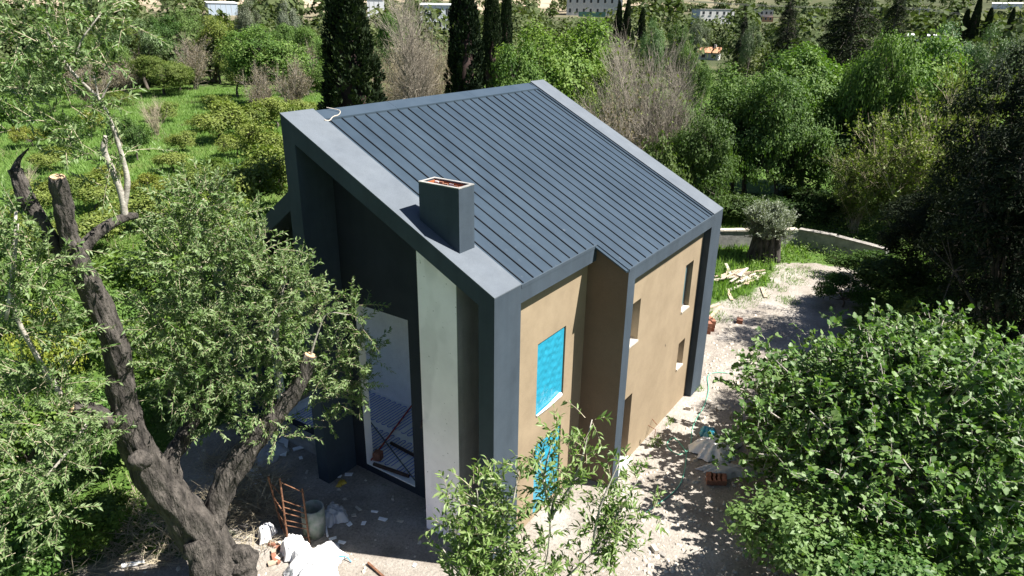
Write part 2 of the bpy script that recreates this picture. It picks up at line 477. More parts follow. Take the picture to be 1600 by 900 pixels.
# ------------------------------------------------------------------ the house
S = 0.512; W = 10.19; D = 5.40; U1 = 3.92; PR = 0.81; RR = 0.20
def top(v): return 6.0 + S * v
def wall(ax, plane, thick, a0, a1, z0, z1, holes=(), topf=None):
    """wall in the plane ax=plane, thick inwards (signed), with real openings (a0,a1,z0,z1)"""
    A = sorted({a0, a1, *[h for q in holes for h in q[:2]]})
    Z = sorted({z0, z1, *[h for q in holes for h in q[2:]]})
    mb = MB()
    def pt(d, a, z):
        if topf and abs(z - z1) < 1e-6: z = topf(a)
        return (plane + d, a, z) if ax == 'u' else (a, plane + d, z)
    def solid(i, j):
        if i < 0 or j < 0 or i >= len(A) - 1 or j >= len(Z) - 1: return False
        a = (A[i] + A[i + 1]) / 2; z = (Z[j] + Z[j + 1]) / 2
        return not any(q[0] < a < q[1] and q[2] < z < q[3] for q in holes)
    for i in range(len(A) - 1):
        for j in range(len(Z) - 1):
            if not solid(i, j): continue
            p = [(A[i], Z[j]), (A[i + 1], Z[j]), (A[i + 1], Z[j + 1]), (A[i], Z[j + 1])]
            mb.add([pt(0, *q) for q in p], [(0, 1, 2, 3)])
            mb.add([pt(thick, *q) for q in p], [(3, 2, 1, 0)])
            for e, (di, dj) in enumerate(((0, -1), (1, 0), (0, 1), (-1, 0))):
                if not solid(i + di, j + dj):
                    q0, q1 = p[e], p[(e + 1) % 4]
                    mb.add([pt(0, *q0), pt(0, *q1), pt(thick, *q1), pt(thick, *q0)], [(0, 1, 2, 3)])
    return mb
house = empty('house', (0, 0, GZ), 0, 'new modern house with sloping blue-grey metal roof and tan walls', 'house')
def hp(mb, name, mat, parent=None, bevel=0.0, smooth=False, label=None):
    o = mb.build(name, mat, None, smooth, bevel)
    o.parent = parent or house
    if parent is None:
        o.matrix_parent_inverse = Matrix.Translation((0, 0, -GZ))
    if label: o['label'] = label
    return o
BT = 0.41       # depth of the frame beams
ZB = GZ - 0.15
# grey frame ----------------------------------------------------------
hp(MB().slopebox(0, 0.87, 0, 5.40, lambda v: top(v) - BT, lambda v: top(v) - 0.02), 'gable_beam', 'anthracite_render')
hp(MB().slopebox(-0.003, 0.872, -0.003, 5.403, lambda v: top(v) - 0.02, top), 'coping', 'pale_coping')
hp(MB().slopebox(0, 0.87, 0, 0.36, lambda v: ZB, lambda v: top(v) - BT), 'pillar', 'anthracite_render')
hp(MB().slopebox(0, 0.93, 5.03, 5.40, lambda v: ZB, lambda v: top(v) - BT), 'pillar', 'anthracite_render')
hp(MB().slopebox(0.87, U1 + 0.003, 0, 0.26, lambda v: 5.60, lambda v: top(v) - 0.09), 'eave_beam', 'anthracite_render')
hp(MB().slopebox(U1 + 0.003, 9.43, -PR, -PR + 0.26, lambda v: 5.22, lambda v: top(v) - 0.09), 'eave_beam', 'anthracite_render')
hp(MB().box(U1 + 0.003, 4.30, -PR, -PR + RR + 0.05, ZB, 5.22), 'pillar', 'anthracite_render')
hp(MB().box(9.35, W, -PR, -PR + RR + 0.25, ZB, top(-PR) - BT).slopebox(9.35, 9.43, -PR + .001, -PR + .26, lambda v: top(-PR) - BT, lambda v: 5.22), 'pillar', 'anthracite_render')
hp(MB().slopebox(9.43, W, -PR, 5.40, lambda v: top(v) - BT, lambda v: top(v) - 0.02), 'gable_beam', 'anthracite_render')
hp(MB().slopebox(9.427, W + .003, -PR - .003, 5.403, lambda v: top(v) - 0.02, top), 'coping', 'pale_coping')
hp(MB().slopebox(9.425, 9.432, -PR + 0.03, 5.37, lambda v: top(v) - 0.3, lambda v: top(v) - 0.012), 'parapet_flashing', 'seam_metal')
# walls ---------------------------------------------------------------
holes_l = [(1.86, 3.04, 2.48, 4.27), (1.86, 3.02, -0.20, 1.73)]
holes_r = [(4.42, 5.22, 3.30, 4.40), (8.17, 8.75, 2.98, 4.37), (8.30, 8.79, 1.10, 1.94), (4.42, 5.20, -0.16, 1.80)]
hp(wall('v', RR, 0.22, 0.5, U1 + 0.2, ZB, 5.75, holes_l), 'wall', 'tan_render', label='tan front wall with two windows sealed in blue film')
hp(wall('v', -PR + RR, 0.22, 4.2, 9.6, ZB, 5.45, holes_r), 'wall', 'tan_render', label='tan front wall of the projecting bay with four small openings')
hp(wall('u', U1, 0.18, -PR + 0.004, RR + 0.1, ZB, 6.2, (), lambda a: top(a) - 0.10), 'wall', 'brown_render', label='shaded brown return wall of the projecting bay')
dh = [(3.02, 4.66, -0.06, 4.41)]
hp(wall('u', 0.95, 0.20, 0.30, 5.10, ZB, 7.0, dh, lambda a: top(a) - 0.32), 'wall', 'recess_shade_render', label='dark recessed gable wall with tall doorway')
hp(wall('u', W - 0.10, -0.2, -0.45, 5.3, ZB, 7.0, (), lambda a: top(a) - 0.32), 'wall', 'tan_render')
hp(wall('v', 5.32, -0.2, 1.16, W - 0.32, 4.75, 8.4), 'wall', 'tan_render')
hp(wall('v', 8.40, 0.2, 1.0, W - 0.32, ZB, 4.6, [(1.25, 3.55, 0.0, 4.3)]), 'wall', 'tan_render')  # unseen rear opening, added so skylight reaches the room
hp(MB().slopebox(0.868, 1.10, 0.25, 5.2, lambda v: top(v) - 0.36, lambda v: top(v) - 0.13), 'soffit', 'anthracite_render')
# rear wing with its own down-sloping frame -----------------------------
def rt(v): return 7.13 - 0.757 * (v - 5.41)
hp(MB().slopebox(0.004, 0.93, 5.401, 8.70, lambda v: rt(v) - 0.43, rt), 'gable_beam', 'anthracite_render', bevel=0.01, label='down-sloping frame beam of the rear wing')
hp(MB().slopebox(0.006, 0.93, 8.30, 8.698, lambda v: ZB, lambda v: rt(v) - 0.43), 'pillar', 'anthracite_render')
hp(wall('u', 0.95, 0.20, 5.11, 8.5, ZB, 5.0, [(5.75, 8.05, 0.06, 3.6)], lambda a: rt(a) - 0.3), 'wall', 'recess_shade_render')
hp(MB().slopebox(0.95, W - 0.1, 5.41, 8.7, lambda v: rt(v) - 0.25, lambda v: rt(v) - 0.05), 'rear_roof', 'roof_metal')
hp(MB().box(0.62, 0.948, 5.42, 8.28, ZB, 0.04), 'step', 'concrete')
# interior --------------------------------------------------------------
hp(MB().box(1.0, 9.9, RR + 0.25, 5.1, ZB, -0.07).box(1.0, 9.9, 5.1, 8.38, ZB, -0.075), 'floor_slab', 'concrete')
fl = hp(MB().box(0.955, 3.66, 2.06, 8.35, -0.069, -0.03), 'floor_insulation', 'foam_white')
hp(MB().box(3.66, 3.80, 0.45, 8.38, -0.07, 4.70), 'inner_wall', 'white_plaster')
hp(MB().box(1.16, 9.9, 0.45, 8.38, 4.70, 4.85), 'ceiling', 'white_plaster')
hp(MB().box(1.155, 3.655, 1.85, 2.05, -0.06, 4.69), 'inner_wall', 'white_plaster')
hp(wall('v', 8.34, 0.055, 1.155, 9.8, -0.06, 4.69, [(1.25, 3.55, 0.0, 4.3)]), 'inner_wall', 'white_plaster')  # inner skin cut by the same unseen opening added for skylight
lin = MB().box(0.953, 1.18, 4.652, 4.675, -0.03, 4.405)
hp(lin, 'door_lining', 'white_plaster', label='white plastered jambs of the tall doorway')
hp(MB().box(0.94, 1.17, 7.99, 8.056, 0.05, 3.60), 'door_lining', 'white_plaster')
# underfloor heating loops: one continuous blue pipe per zone
def pipe_zone(x0, x1, y0, y1, sp):
    pts = []
    y = y0; flip = False
    while y < y1 - sp:
        xs = (x0, x1) if not flip else (x1, x0)
        sg = 1 if not flip else -1
        pts.append((xs[0], y, 0))
        for t in np.linspace(0.1, 0.9, 6): pts.append((xs[0] + (xs[1] - xs[0]) * t, y, 0))
        pts.append((xs[1], y, 0))
        for a in (-60, -20, 20, 60):
            pts.append((xs[1] + sg * sp * 0.5 * math.cos(math.radians(a)), y + sp / 2 + sp / 2 * math.sin(math.radians(a)), 0))
        y += sp; flip = not flip
    return [(a, b, -0.018) for a, b, c in pts]
for (x0, x1, y0, y1) in ((1.15, 2.25, 2.15, 4.0), (2.45, 3.55, 2.15, 4.9), (1.15, 2.25, 4.05, 5.9), (2.45, 3.55, 5.0, 8.2), (1.15, 2.25, 6.0, 8.2)):
    hp(MB().tube(pipe_zone(x0 + .06, x1 - .06, y0, y1, 0.105), 0.010, 5), 'heating_pipe', 'heating_pipe', parent=None)
# chimney breast and chimney ----------------------------------------------
hp(MB().slopebox(0.19, 0.955, 1.03, 2.0, lambda v: GZ - 0.02, lambda v: top(v) - BT + 0.02), 'chimney_breast', 'cement_board', label='unpainted pale cement-board chimney breast')
hp(MB().slopebox(0.192, 0.95, 1.018, 1.028, lambda v: GZ, lambda v: top(v) - BT + 0.02), 'side_face', 'grey_block', label='side face of the chimney breast in a darker grey')  # thin sheet colouring this side darker than the rest of the breast
ch = MB()
cx0, cx1, cy0, cy1, ct = 0.33, 0.79, 1.04, 2.0, 7.77
t = 0.055
for b in ((cx0, cx0 + t, cy0, cy1), (cx1 - t, cx1, cy0, cy1), (cx0 + t, cx1 - t, cy0, cy0 + t), (cx0 + t, cx1 - t, cy1 - t, cy1)):
    ch.slopebox(b[0], b[1], b[2], b[3], lambda v: top(v) - 0.1, lambda v: ct)
cho = hp(ch, 'chimney', 'anthracite_render')
t2 = t + 0.012
fb = MB()
for b in ((cx0 + t, cx0 + t2, cy0 + t, cy1 - t), (cx1 - t2, cx1 - t, cy0 + t, cy1 - t), (cx0 + t2, cx1 - t2, cy0 + t, cy0 + t2), (cx0 + t2, cx1 - t2, cy1 - t2, cy1 - t)):
    fb.box(b[0], b[1], b[2], b[3], 6.7, ct - 0.03)
fb.box(cx0 + t, cx1 - t, cy0 + t, cy1 - t, 6.62, 6.70)
o = fb.build('flue_lining', 'flue_brick', cho)
rim = MB()
for b in ((cx0 - .004, cx0 + t + .004, cy0 - .004, cy1 + .004), (cx1 - t - .004, cx1 + .004, cy0 - .004, cy1 + .004), (cx0 + t + .004, cx1 - t - .004, cy0 - .004, cy0 + t), (cx0 + t + .004, cx1 - t - .004, cy1 - t, cy1 + .004)):
    rim.box(b[0], b[1], b[2], b[3], ct - 0.012, ct + 0.006)
rim.build('rim', 'concrete', cho)
rs = random.Random(5)
for k in range(7):
    a = cy0 + t2 + 0.02 + k * 0.115
    MB().box(cx1 - t2 - rs.uniform(.015, .05), cx1 - t2, a, a + 0.095, ct - 0.16, ct - rs.uniform(.035, .07)).build('brick', 'red_brick' if k % 3 else 'white_plaster', cho)
# roof: every sheet and every standing seam -----------------------------
roof = hp(MB().slopebox(0.872, U1, 0.03, 5.36, lambda v: top(v) - 0.3, lambda v: top(v) - 0.09).slopebox(U1 + .001, 9.42, -PR + 0.03, 5.36, lambda v: top(v) - 0.3, lambda v: top(v) - 0.09), 'roof', 'seam_metal')
SP = 0.3535
edges = [0.876] + [0.985 + SP * k for k in range(24)]
edges = [e for e in edges if e < 9.2] + [9.30]
for a, b in zip(edges[:-1], edges[1:]):
    lo = 0.012 if (a + b) / 2 < U1 - 0.05 else -PR + 0.012
    dz = rs.uniform(-0.004, 0.004)
    MB().slopebox(a + 0.004, b - 0.004, lo, 5.06 + rs.uniform(-.01, .01), lambda v: top(v) - 0.085, lambda v: top(v) - 0.045 + dz).build('roof_panel', 'roof_metal', roof)
for e in edges[1:-1]:
    lo = 0.03 if e < U1 - 0.02 else -PR + 0.03
    MB().slopebox(e - 0.010, e + 0.010, lo, 5.07, lambda v: top(v) - 0.08, lambda v: top(v) - 0.022).build('seam', 'seam_metal', roof)
for k, (a, b) in enumerate(((0.876, 3.1), (3.1, 6.2), (6.2, 9.30))):
    MB().slopebox(a, b - 0.006, 5.05, 5.385, lambda v: top(v) - 0.05, lambda v: top(v) - 0.012 + (v - 5.05) * -0.10 + 0.012).build('ridge_cap', 'ridge_metal', roof)
MB().slopebox(9.31, 9.345, -PR + 0.02, 5.36, lambda v: top(v) - 0.085, lambda v: top(v) - 0.012).slopebox(9.38, 9.40, -PR + 0.02, 5.36, lambda v: top(v) - 0.085, lambda v: top(v) - 0.02).build('gutter', 'ridge_metal', roof)
MB().slopebox(0.874, U1 - 0.008, -0.006, 0.011, lambda v: 5.90, lambda v: top(v) - 0.025).build('drip_edge', 'anthracite_render', roof)
MB().slopebox(U1 + 0.02, 9.42, -PR - 0.006, -PR + 0.010, lambda v: top(-PR) - 0.10, lambda v: top(v) - 0.025).build('drip_edge', 'anthracite_render', roof)
MB().slopebox(U1 - 0.006, U1 + 0.012, -PR + 0.011, 0.0, lambda v: top(v) - 0.11, lambda v: top(v) - 0.02).build('drip_edge', 'ridge_metal', roof)
# windows -------------------------------------------------------------------
def film(u0, u1, z0, z1, v, seed):
    rg = np.random.default_rng(seed)
    nu, nz = 40, 60
    A, B = np.meshgrid(np.linspace(0, 1, nu), np.linspace(0, 1, nz))
    h = np.zeros_like(A)
    for k in range(16):
        an = rg.uniform(0, 3.14); fr = rg.uniform(5, 30)
        h += np.sin(fr * (A * math.cos(an) + B * 1.6 * math.sin(an)) * 2 + rg.uniform(0, 6)) * rg.uniform(.15, 1) / fr * 3
    h *= 0.016
    ed = np.minimum(np.minimum(A, 1 - A), np.minimum(B, 1 - B))
    h *= np.clip(ed * 10, 0, 1)
    V = np.stack([u0 + (u1 - u0) * A, v + h - 0.02, z0 + (z1 - z0) * B], -1).reshape(-1, 3)
    i = np.arange(nz - 1)[:, None]; k = np.arange(nu - 1)[None]
    F = np.stack([i * nu + k, i * nu + k + 1, (i + 1) * nu + k + 1, (i + 1) * nu + k], -1).reshape(-1, 4)
    return V, F
for n, h in enumerate(holes_l):
    fr = MB()
    v = RR + 0.05
    for b in ((h[0], h[0] + .06, h[2], h[3]), (h[1] - .06, h[1], h[2], h[3]), (h[0] + .06, h[1] - .06, h[2], h[2] + .06), (h[0] + .06, h[1] - .06, h[3] - .06, h[3])):
        fr.box(b[0], b[1], v + .01, v + .07, b[2], b[3])
    w_ = hp(fr, 'window', 'frame_grey', label='upper window sealed with crinkled bright blue film' if n == 0 else 'lower window covered by blue film behind the sapling')
    Vv, Ff = film(h[0] + .015, h[1] - .03, h[2] + .02, h[3] - .012, v, 3 + n)
    link(bpy.data.objects.new('protective_film', np_mesh('protective_film', Vv, Ff, 'blue_film', None, True)), w_)
    MB().box(h[0] + .06, h[1] - .06, v + .035, v + .045, h[2] + .06, h[3] - .06).build('pane', 'window_glass', w_)
    if n == 0:
        MB().tube([(h[0] + .03, v - .05, h[2] + .03), (h[0] + .5, v - .065, h[2] + .05), (h[1] - .12, v - .06, h[2] + .10)], [.025, .035, .05], 8).build('film_roll', 'white_film', w_, True)
h = holes_r[1]
fr = MB(); v = -PR + RR + 0.13
for b in ((h[0], h[0] + .05, h[2], h[3]), (h[1] - .05, h[1], h[2], h[3]), (h[0] + .05, h[1] - .05, h[2], h[2] + .05), (h[0] + .05, h[1] - .05, h[3] - .05, h[3])):
    fr.box(b[0], b[1], v, v + .05, b[2], b[3])
w_ = hp(fr, 'window', 'frame_grey', label='narrow glazed upper window near the right pillar')
MB().box(h[0] + .05, h[1] - .05, v + .02, v + .03, h[2] + .05, h[3] - .05).build('pane', 'window_glass', w_)
for k, h in enumerate(holes_r[:3]):
    hp(MB().box(h[0] + .003, h[1] - .003, -PR + RR - 0.03, -PR + RR + 0.215, h[2] - 0.045, h[2] - 0.002 + .004), 'sill', 'stone_pale')
for k in (0, 2):
    h = holes_r[k]
    hp(MB().box(h[0] - .05, h[1] + .05, -PR + RR + 0.25, -PR + RR + 0.27, h[2] - .1, h[3] + .05), 'plaster_board', 'white_plaster')
h = holes_r[3]
hp(MB().box(h[0] - .1, h[1] + .1, -PR + RR + 0.26, -PR + RR + 0.30, h[2], h[3] + .05), 'block_infill', 'grey_block')
hp(MB().box(h[0] - .3, h[1] + 0.05, -PR + 0.05, -PR + RR + 0.2, GZ - .05, -0.13), 'doorstep', 'house_white')
# a row of exposed brick edges in the narrow side doorway
for k in range(14):
    z = h[2] + 0.05 + k * 0.132
    hp(MB().box(h[1] - 0.26 - rs.uniform(0, .02), h[1] - 0.10, -PR + RR + 0.222, -PR + RR + 0.258, z, z + 0.10), 'brick', 'rust_dark' if k % 3 else 'red_brick')
hp(MB().tube([(6.55, -0.60, 0.12), (6.5, -0.85, 0.10), (6.42, -0.87, -0.12)], 0.012, 5).tube([(6.8, -0.60, 0.2), (6.62, -0.84, 0.18)], 0.012, 5), 'conduit_stub', 'rust')
hp(MB().box(7.2, 7.215, -PR + RR - .006, -PR + RR + .01, 2.3, 2.36), 'wall_hole', 'window_dark')
# iron stub on chimney breast and marks inside
hp(MB().tube([(0.20, 2.03, 2.6), (0.02, 1.9, 2.56)], 0.02, 6), 'rebar_stub', 'rust_dark')
# waste mortar string on the ridge end
hp(MB().tube(spline([(0.80, 5.00, top(5.0) + .012), (0.92, 4.98, top(4.98) + .0), (1.1, 5.06, top(5.06) + .012), (1.3, 5.1, top(5.1) + .01), (1.42, 5.2, top(5.2) + .03), (1.2, 5.36, top(5.36) + .02)], 3), [.014, .01, .012, .009, .012, .01, .008, .014, .01, .008, .01, .009, .012, .008, .008, .006], 5), 'mortar_scrap', 'stone_pale')

# ------------------------------------------------------------------ plants: shared meshes
def prism_twigs(P, Dr, L, R, bend, rng, segs=3):
    """many thin three-sided tapering twigs at once"""
    n = len(P)
    Dr = unit(Dr)
    A = unit(np.cross(Dr, rdir(rng, n))); B = np.cross(Dr, A)
    side = rdir(rng, n)
    V = []
    for i in range(segs):
        t = i / (segs - 1)
        c = P + Dr * (L * t)[:, None] + (side * (bend * t * t)[:, None])
        r = (R * (1 - 0.75 * t))[:, None]
        for k in range(3):
            a = 2 * math.pi * k / 3
            V.append(c + A * r * math.cos(a) + B * r * math.sin(a))
    V = np.stack(V, 1)
    F = []
    for i in range(segs - 1):
        for k in range(3):
            k2 = (k + 1) % 3
            F.append((i * 3 + k, i * 3 + k2, (i + 1) * 3 + k2)); F.append((i * 3 + k, (i + 1) * 3 + k2, (i + 1) * 3 + k))
    F = (np.array(F)[None] + (np.arange(n) * segs * 3)[:, None, None]).reshape(-1, 3)
    return V.reshape(-1, 3), F
def join_np(parts):
    V = []; F = []; b = 0
    for v, f in parts:
        V.append(v); F.append(f + b); b += len(v)
    return np.concatenate(V), np.concatenate(F)
PROTO = {}
def broad(name, seed, H, Wd, z0, nl, ncl, lpc, ll, lw, crad=0.16, trunk_r=0.16, flat=0.7, shape='kite', leafmat_='leaf_green', shell=0.55):
    """round-crowned tree or bush: lobes > leaf clumps > leaves; H, Wd nominal height and width, z0 crown bottom"""
    rng = np.random.default_rng(seed); rs = random.Random(seed)
    R = np.array([Wd / 2, Wd / 2, (H - z0) / 2]); C0 = np.array([0, 0, (H + z0) / 2])
    u = rdir(rng, nl); u[:, 2] = np.abs(u[:, 2]) * 1.1 - 0.35; u = unit(u)
    lc = C0 + u * R * rng.uniform(0.34, 0.80, (nl, 1))
    lr = rng.uniform(0.24, 0.50, nl)
    li = rng.integers(0, nl, ncl)
    cu = rdir(rng, ncl); cu[:, 2] += 0.25; cu = unit(cu)
    cc = lc[li] + cu * R * (lr[li] * rng.uniform(shell, 1.0, ncl) ** 0.5)[:, None]
    cc[:, 2] = np.maximum(cc[:, 2], z0 * 0.6 + 0.05 * H)
    ci = np.repeat(np.arange(ncl), lpc)
    n = len(ci)
    crr = crad * Wd * rng.uniform(0.55, 1.15, ncl)[ci]
    lu = rdir(rng, n)
    P = cc[ci] + lu * np.array([1, 1, flat]) * (crr * rng.random(n) ** 0.45)[:, None]
    out = unit(P - C0)
    nn = unit(lu * 0.55 + out * 0.5 + rdir(rng, n) * 0.55 + np.array([0, 0, 0.35]))
    d = unit(np.cross(nn, rdir(rng, n)) + lu * 0.35 + np.array([0, 0, -0.15]))
    rnd = np.clip(rng.normal(0.45, 0.26, ncl)[ci] + rng.normal(0, 0.16, n), 0, 1)
    L = ll * rng.uniform(0.45, 1.4, n)
    crown = leaf_mesh(name + '_crown', P, d, nn, L, L * lw, shape, leafmat_, rng, rnd)
    mb = MB()
    zt = z0 + 0.25 * (H - z0)
    tr = spline([(0, 0, -0.15), (rs.uniform(-.04, .04) * H, rs.uniform(-.04, .04) * H, zt * 0.5), (rs.uniform(-.05, .05) * H, rs.uniform(-.05, .05) * H, zt)], 4)
    mb.tube(tr, list(np.linspace(trunk_r * 1.3, trunk_r * 0.8, len(tr))), 9, True, 0.08, rs)
    tip = np.array(tr[-1])
    for k in range(nl):
        m_ = tip * 0.5 + lc[k] * 0.5 + rng.normal(0, 0.03 * H, 3)
        pts = spline([tip, m_, lc[k]], 4)
        mb.tube(pts, list(np.linspace(trunk_r * .62, trunk_r * .22, len(pts))), 6, True, 0.05, rs)
    nt_ = min(ncl, 220)
    sel = rng.choice(ncl, nt_, replace=False)
    a = lc[li[sel]]; dd = cc[sel] - a; ln = np.linalg.norm(dd, axis=1)
    tv, tf = prism_twigs(a, dd, ln * 1.05, np.full(nt_, trunk_r * .16), ln * 0.12, rng)
    tv0 = np.array(mb.v); base = len(tv0)
    me = bpy.data.meshes.new(name + '_trunk')
    me.from_pydata(mb.v + [tuple(p) for p in tv], [], mb.f + [tuple(int(i) + base for i in f) for f in tf])
    me.materials.append(MATS['bark'])
    me.polygons.foreach_set("use_smooth", [True] * len(me.polygons))
    PROTO[name] = (me, crown, H, Wd)
def bare(name, seed, H, Wd, n1, n2, n3, mat, rt=0.10, leaves=0, leafm='leaf_yellow', up=0.5):
    """leafless twiggy tree or dry brush fanning upwards from its base"""
    rng = np.random.default_rng(seed); rs = random.Random(seed)
    mb = MB()
    parts = []
    a = rng.uniform(0, 2 * np.pi, n1); rad = rng.random(n1) ** 0.6 * Wd / 2 * 0.8
    tips = np.stack([np.cos(a) * rad, np.sin(a) * rad, H * rng.uniform(0.45, 0.85, n1)], 1)
    P2 = []; D2 = []; L2 = []
    for k in range(n1):
        b0 = np.array([rs.uniform(-.05, .05) * Wd, rs.uniform(-.05, .05) * Wd, -0.1])
        mid = b0 * .4 + tips[k] * np.array([.35, .35, .5]) * 1.0 + rng.normal(0, .03 * H, 3)
        pts = np.array(spline([b0, mid, tips[k]], 4))
        mb.tube(pts, list(np.linspace(rt, rt * .25, len(pts))), 5)
        i = rng.integers(2, len(pts), n2)
        P2.append(pts[i]); dd = unit(pts[np.minimum(i, len(pts) - 1)] - pts[i - 1] + rng.normal(0, .55, (n2, 3)) * np.linalg.norm(pts[i] - pts[i - 1], axis=1)[:, None]) + np.array([0, 0, up * .5])
        D2.append(unit(dd)); L2.append(H * rng.uniform(.12, .28, n2))
    P2 = np.concatenate(P2); D2 = np.concatenate(D2); L2 = np.concatenate(L2)
    parts.append(prism_twigs(P2, D2, L2, np.full(len(P2), rt * .22), L2 * .2, rng))
    i = rng.integers(0, len(P2), len(P2) * n3)
    tt = rng.uniform(.2, 1, len(i))
    P3 = P2[i] + D2[i] * (L2[i] * tt)[:, None]
    D3 = unit(D2[i] + rng.normal(0, .45, (len(i), 3)) + np.array([0, 0, up * .4]))
    L3 = H * rng.uniform(.06, .16, len(i))
    parts.append(prism_twigs(P3, D3, L3, np.full(len(P3), rt * .10), L3 * .2, rng, 2))
    V, F = join_np(parts)
    crown_twigs = np_mesh(name + '_twigs', V, F, mat)
    me = mb.mesh(name + '_trunk', mat, True)
    lv = None
    if leaves:
        j = rng.integers(0, len(P3), leaves)
        P = P3[j] + D3[j] * (L3[j] * rng.uniform(.2, 1.05, leaves))[:, None]
        nn = unit(rdir(rng, leaves) + np.array([0, 0, .6])); d = unit(np.cross(nn, rdir(rng, leaves)) + D3[j] * .5)
        L = rng.uniform(.08, .17, leaves) * (H / 5.0) ** .4
        lv = leaf_mesh(name + '_leaves', P, d, nn, L, L * .55, 'kite', leafm, rng)
    PROTO[name] = (me, crown_twigs, H, Wd, lv)
def cypress(name, seed, H, Wd, ncl, lpc, ll):
    rng = np.random.default_rng(seed)
    t = rng.random(ncl) ** 0.9
    prof = np.where(t < .18, .72 + .28 * (t / .18), 1.0) * np.clip((1 - t), 0, 1) ** .52
    ang = rng.uniform(0, 2 * np.pi, ncl)
    lump = 1 + .13 * np.sin(ang * 3 + t * 17) + .10 * np.sin(ang * 5 - t * 31) + rng.normal(0, .05, ncl)
    r = Wd / 2 * prof * lump * 1.08
    cc = np.stack([np.cos(ang) * r, np.sin(ang) * r, .25 + t * (H - .5)], 1)
    ci = np.repeat(np.arange(ncl), lpc); n = len(ci)
    o = np.stack([np.cos(ang), np.sin(ang), np.zeros(ncl)], 1)[ci]
    P = cc[ci] + rdir(rng, n) * np.array([.6, .6, 1.35]) * (Wd * .085 * rng.random(n) ** .4)[:, None]
    d = unit(o * .55 + np.array([0, 0, 1.0]) + rng.normal(0, .38, (n, 3)))
    nn = unit(o + rng.normal(0, .5, (n, 3)))
    rnd = np.clip(rng.normal(.4, .2, ncl)[ci] + rng.normal(0, .15, n), 0, 1)
    L = ll * rng.uniform(.6, 1.25, n)
    crown = leaf_mesh(name + '_crown', P, d, nn, L, L * .45, 'kite', 'leaf_cypress', rng, rnd)
    mb = MB().tube([(0, 0, -.15), (0.03, 0, H * .4), (0, 0, H * .93)], [Wd * .09, Wd * .06, .03], 8)
    # dense inner core so that the column stays opaque
    core = MB().tube([(0, 0, .3 + k * (H - 1) / 12) for k in range(13)], [Wd / 2 * .62 * (1 - k / 13) ** .55 for k in range(13)], 10, True, .1, random.Random(seed))
    me = MB(); me.v = mb.v + core.v; off = len(mb.v); me.f = mb.f + [tuple(i + off for i in f) for f in core.f]
    PROTO[name] = (me.mesh(name + '_trunk', 'rust_dark', True), crown, H, Wd)
def conifer(name, seed, H, Wd, nb, lpb, ll):
    """dark spreading conifer: tiers of drooping boughs"""
    rng = np.random.default_rng(seed); rs = random.Random(seed)
    mb = MB().tube([(0, 0, -.15), (.1, .05, H * .5), (0, 0, H * .97)], [Wd * .05, Wd * .032, .04], 8)
    PP = []; DD = []; NN = []; RN = []
    for b in range(nb):
        t = rs.random() ** .85
        z = H * (.06 + .9 * t); ln = Wd / 2 * (1 - t) ** .6 * rs.uniform(.65, 1.1) + .25
        a = rs.uniform(0, 6.283); dr = np.array([math.cos(a), math.sin(a), 0])
        p0 = np.array([0, 0, z]); p1 = p0 + dr * ln * .55 + np.array([0, 0, ln * .10]); p2 = p0 + dr * ln + np.array([0, 0, -ln * .10])
        pts = np.array(spline([p0, p1, p2], 4))
        mb.tube(pts, list(np.linspace(.06, .015, len(pts))), 4, False)
        m = int(lpb * (ln / (Wd / 2)) + 12)
        s = rng.random(m) ** .7
        k = np.clip((s * (len(pts) - 1)).astype(int), 0, len(pts) - 2)
        base = pts[k] + (pts[k + 1] - pts[k]) * rng.random((m, 1))
        sd = np.array([-dr[1], dr[0], 0])
        w = (rng.random(m) - .5) * ln * .75 * (1.05 - .5 * s)
        P = base + sd * w[:, None] + rng.normal(0, .10, (m, 3)) + np.array([0, 0, -.08])
        PP.append(P); DD.append(unit(dr * .8 + sd * np.sign(w)[:, None] * .6 + rng.normal(0, .35, (m, 3))))
        NN.append(unit(np.array([0, 0, 1]) + rng.normal(0, .4, (m, 3)))); RN.append(np.clip(rs.gauss(.35, .18) + rng.normal(0, .15, m), 0, 1))
    P = np.concatenate(PP); n = len(P); L = ll * rng.uniform(.6, 1.3, n)
    crown = leaf_mesh(name + '_crown', P, np.concatenate(DD), np.concatenate(NN), L, L * .4, 'kite', 'leaf_cypress', rng, np.concatenate(RN))
    PROTO[name] = (mb.mesh(name + '_trunk', 'bark', True), crown, H, Wd)

broad('tree_a', 11, 8, 7, 0.1, 17, 460, 66, .175, .62, .105)
broad('tree_b', 12, 8, 7, 0.1, 14, 460, 66, .175, .62, .10)
broad('tree_c', 13, 8, 7, 0.1, 20, 460, 66, .175, .66, .10)
broad('tree_d', 14, 6, 7.5, 0.2, 18, 460, 66, .175, .6, .10)
broad('bush_a', 21, 2.2, 2.8, 0.05, 9, 150, 46, .115, .6, .11, .05, .8, leafmat_='leaf_yellow')
broad('bush_b', 22, 2.2, 2.8, 0.05, 7, 140, 46, .12, .6, .12, .05, .8, leafmat_='leaf_yellow')
broad('bush_c', 23, 2.0, 3.2, 0.05, 11, 170, 46, .11, .55, .10, .05, .8, leafmat_='leaf_green')
broad('olive_a', 31, 6, 6, 0.9, 10, 260, 60, .17, .35, .10, .14, leafmat_='leaf_olive')
cypress('cypress_a', 41, 14, 3.0, 900, 34, .24)
cypress('cypress_b', 42, 14, 3.0, 800, 34, .24)
conifer('conifer_a', 51, 14, 9, 260, 130, .26)
broad('pine_a', 52, 14, 9, 0.3, 34, 800, 62, .22, .30, .062, .22, .55, leafmat_='leaf_cypress')
bare('bare_a', 61, 6, 6, 30, 42, 8, 'twig_brown', .06, 1500, 'leaf_yellow', .8)
bare('bare_b', 62, 2.2, 2.4, 22, 16, 3, 'twig_straw', .02, 0, up=.8)
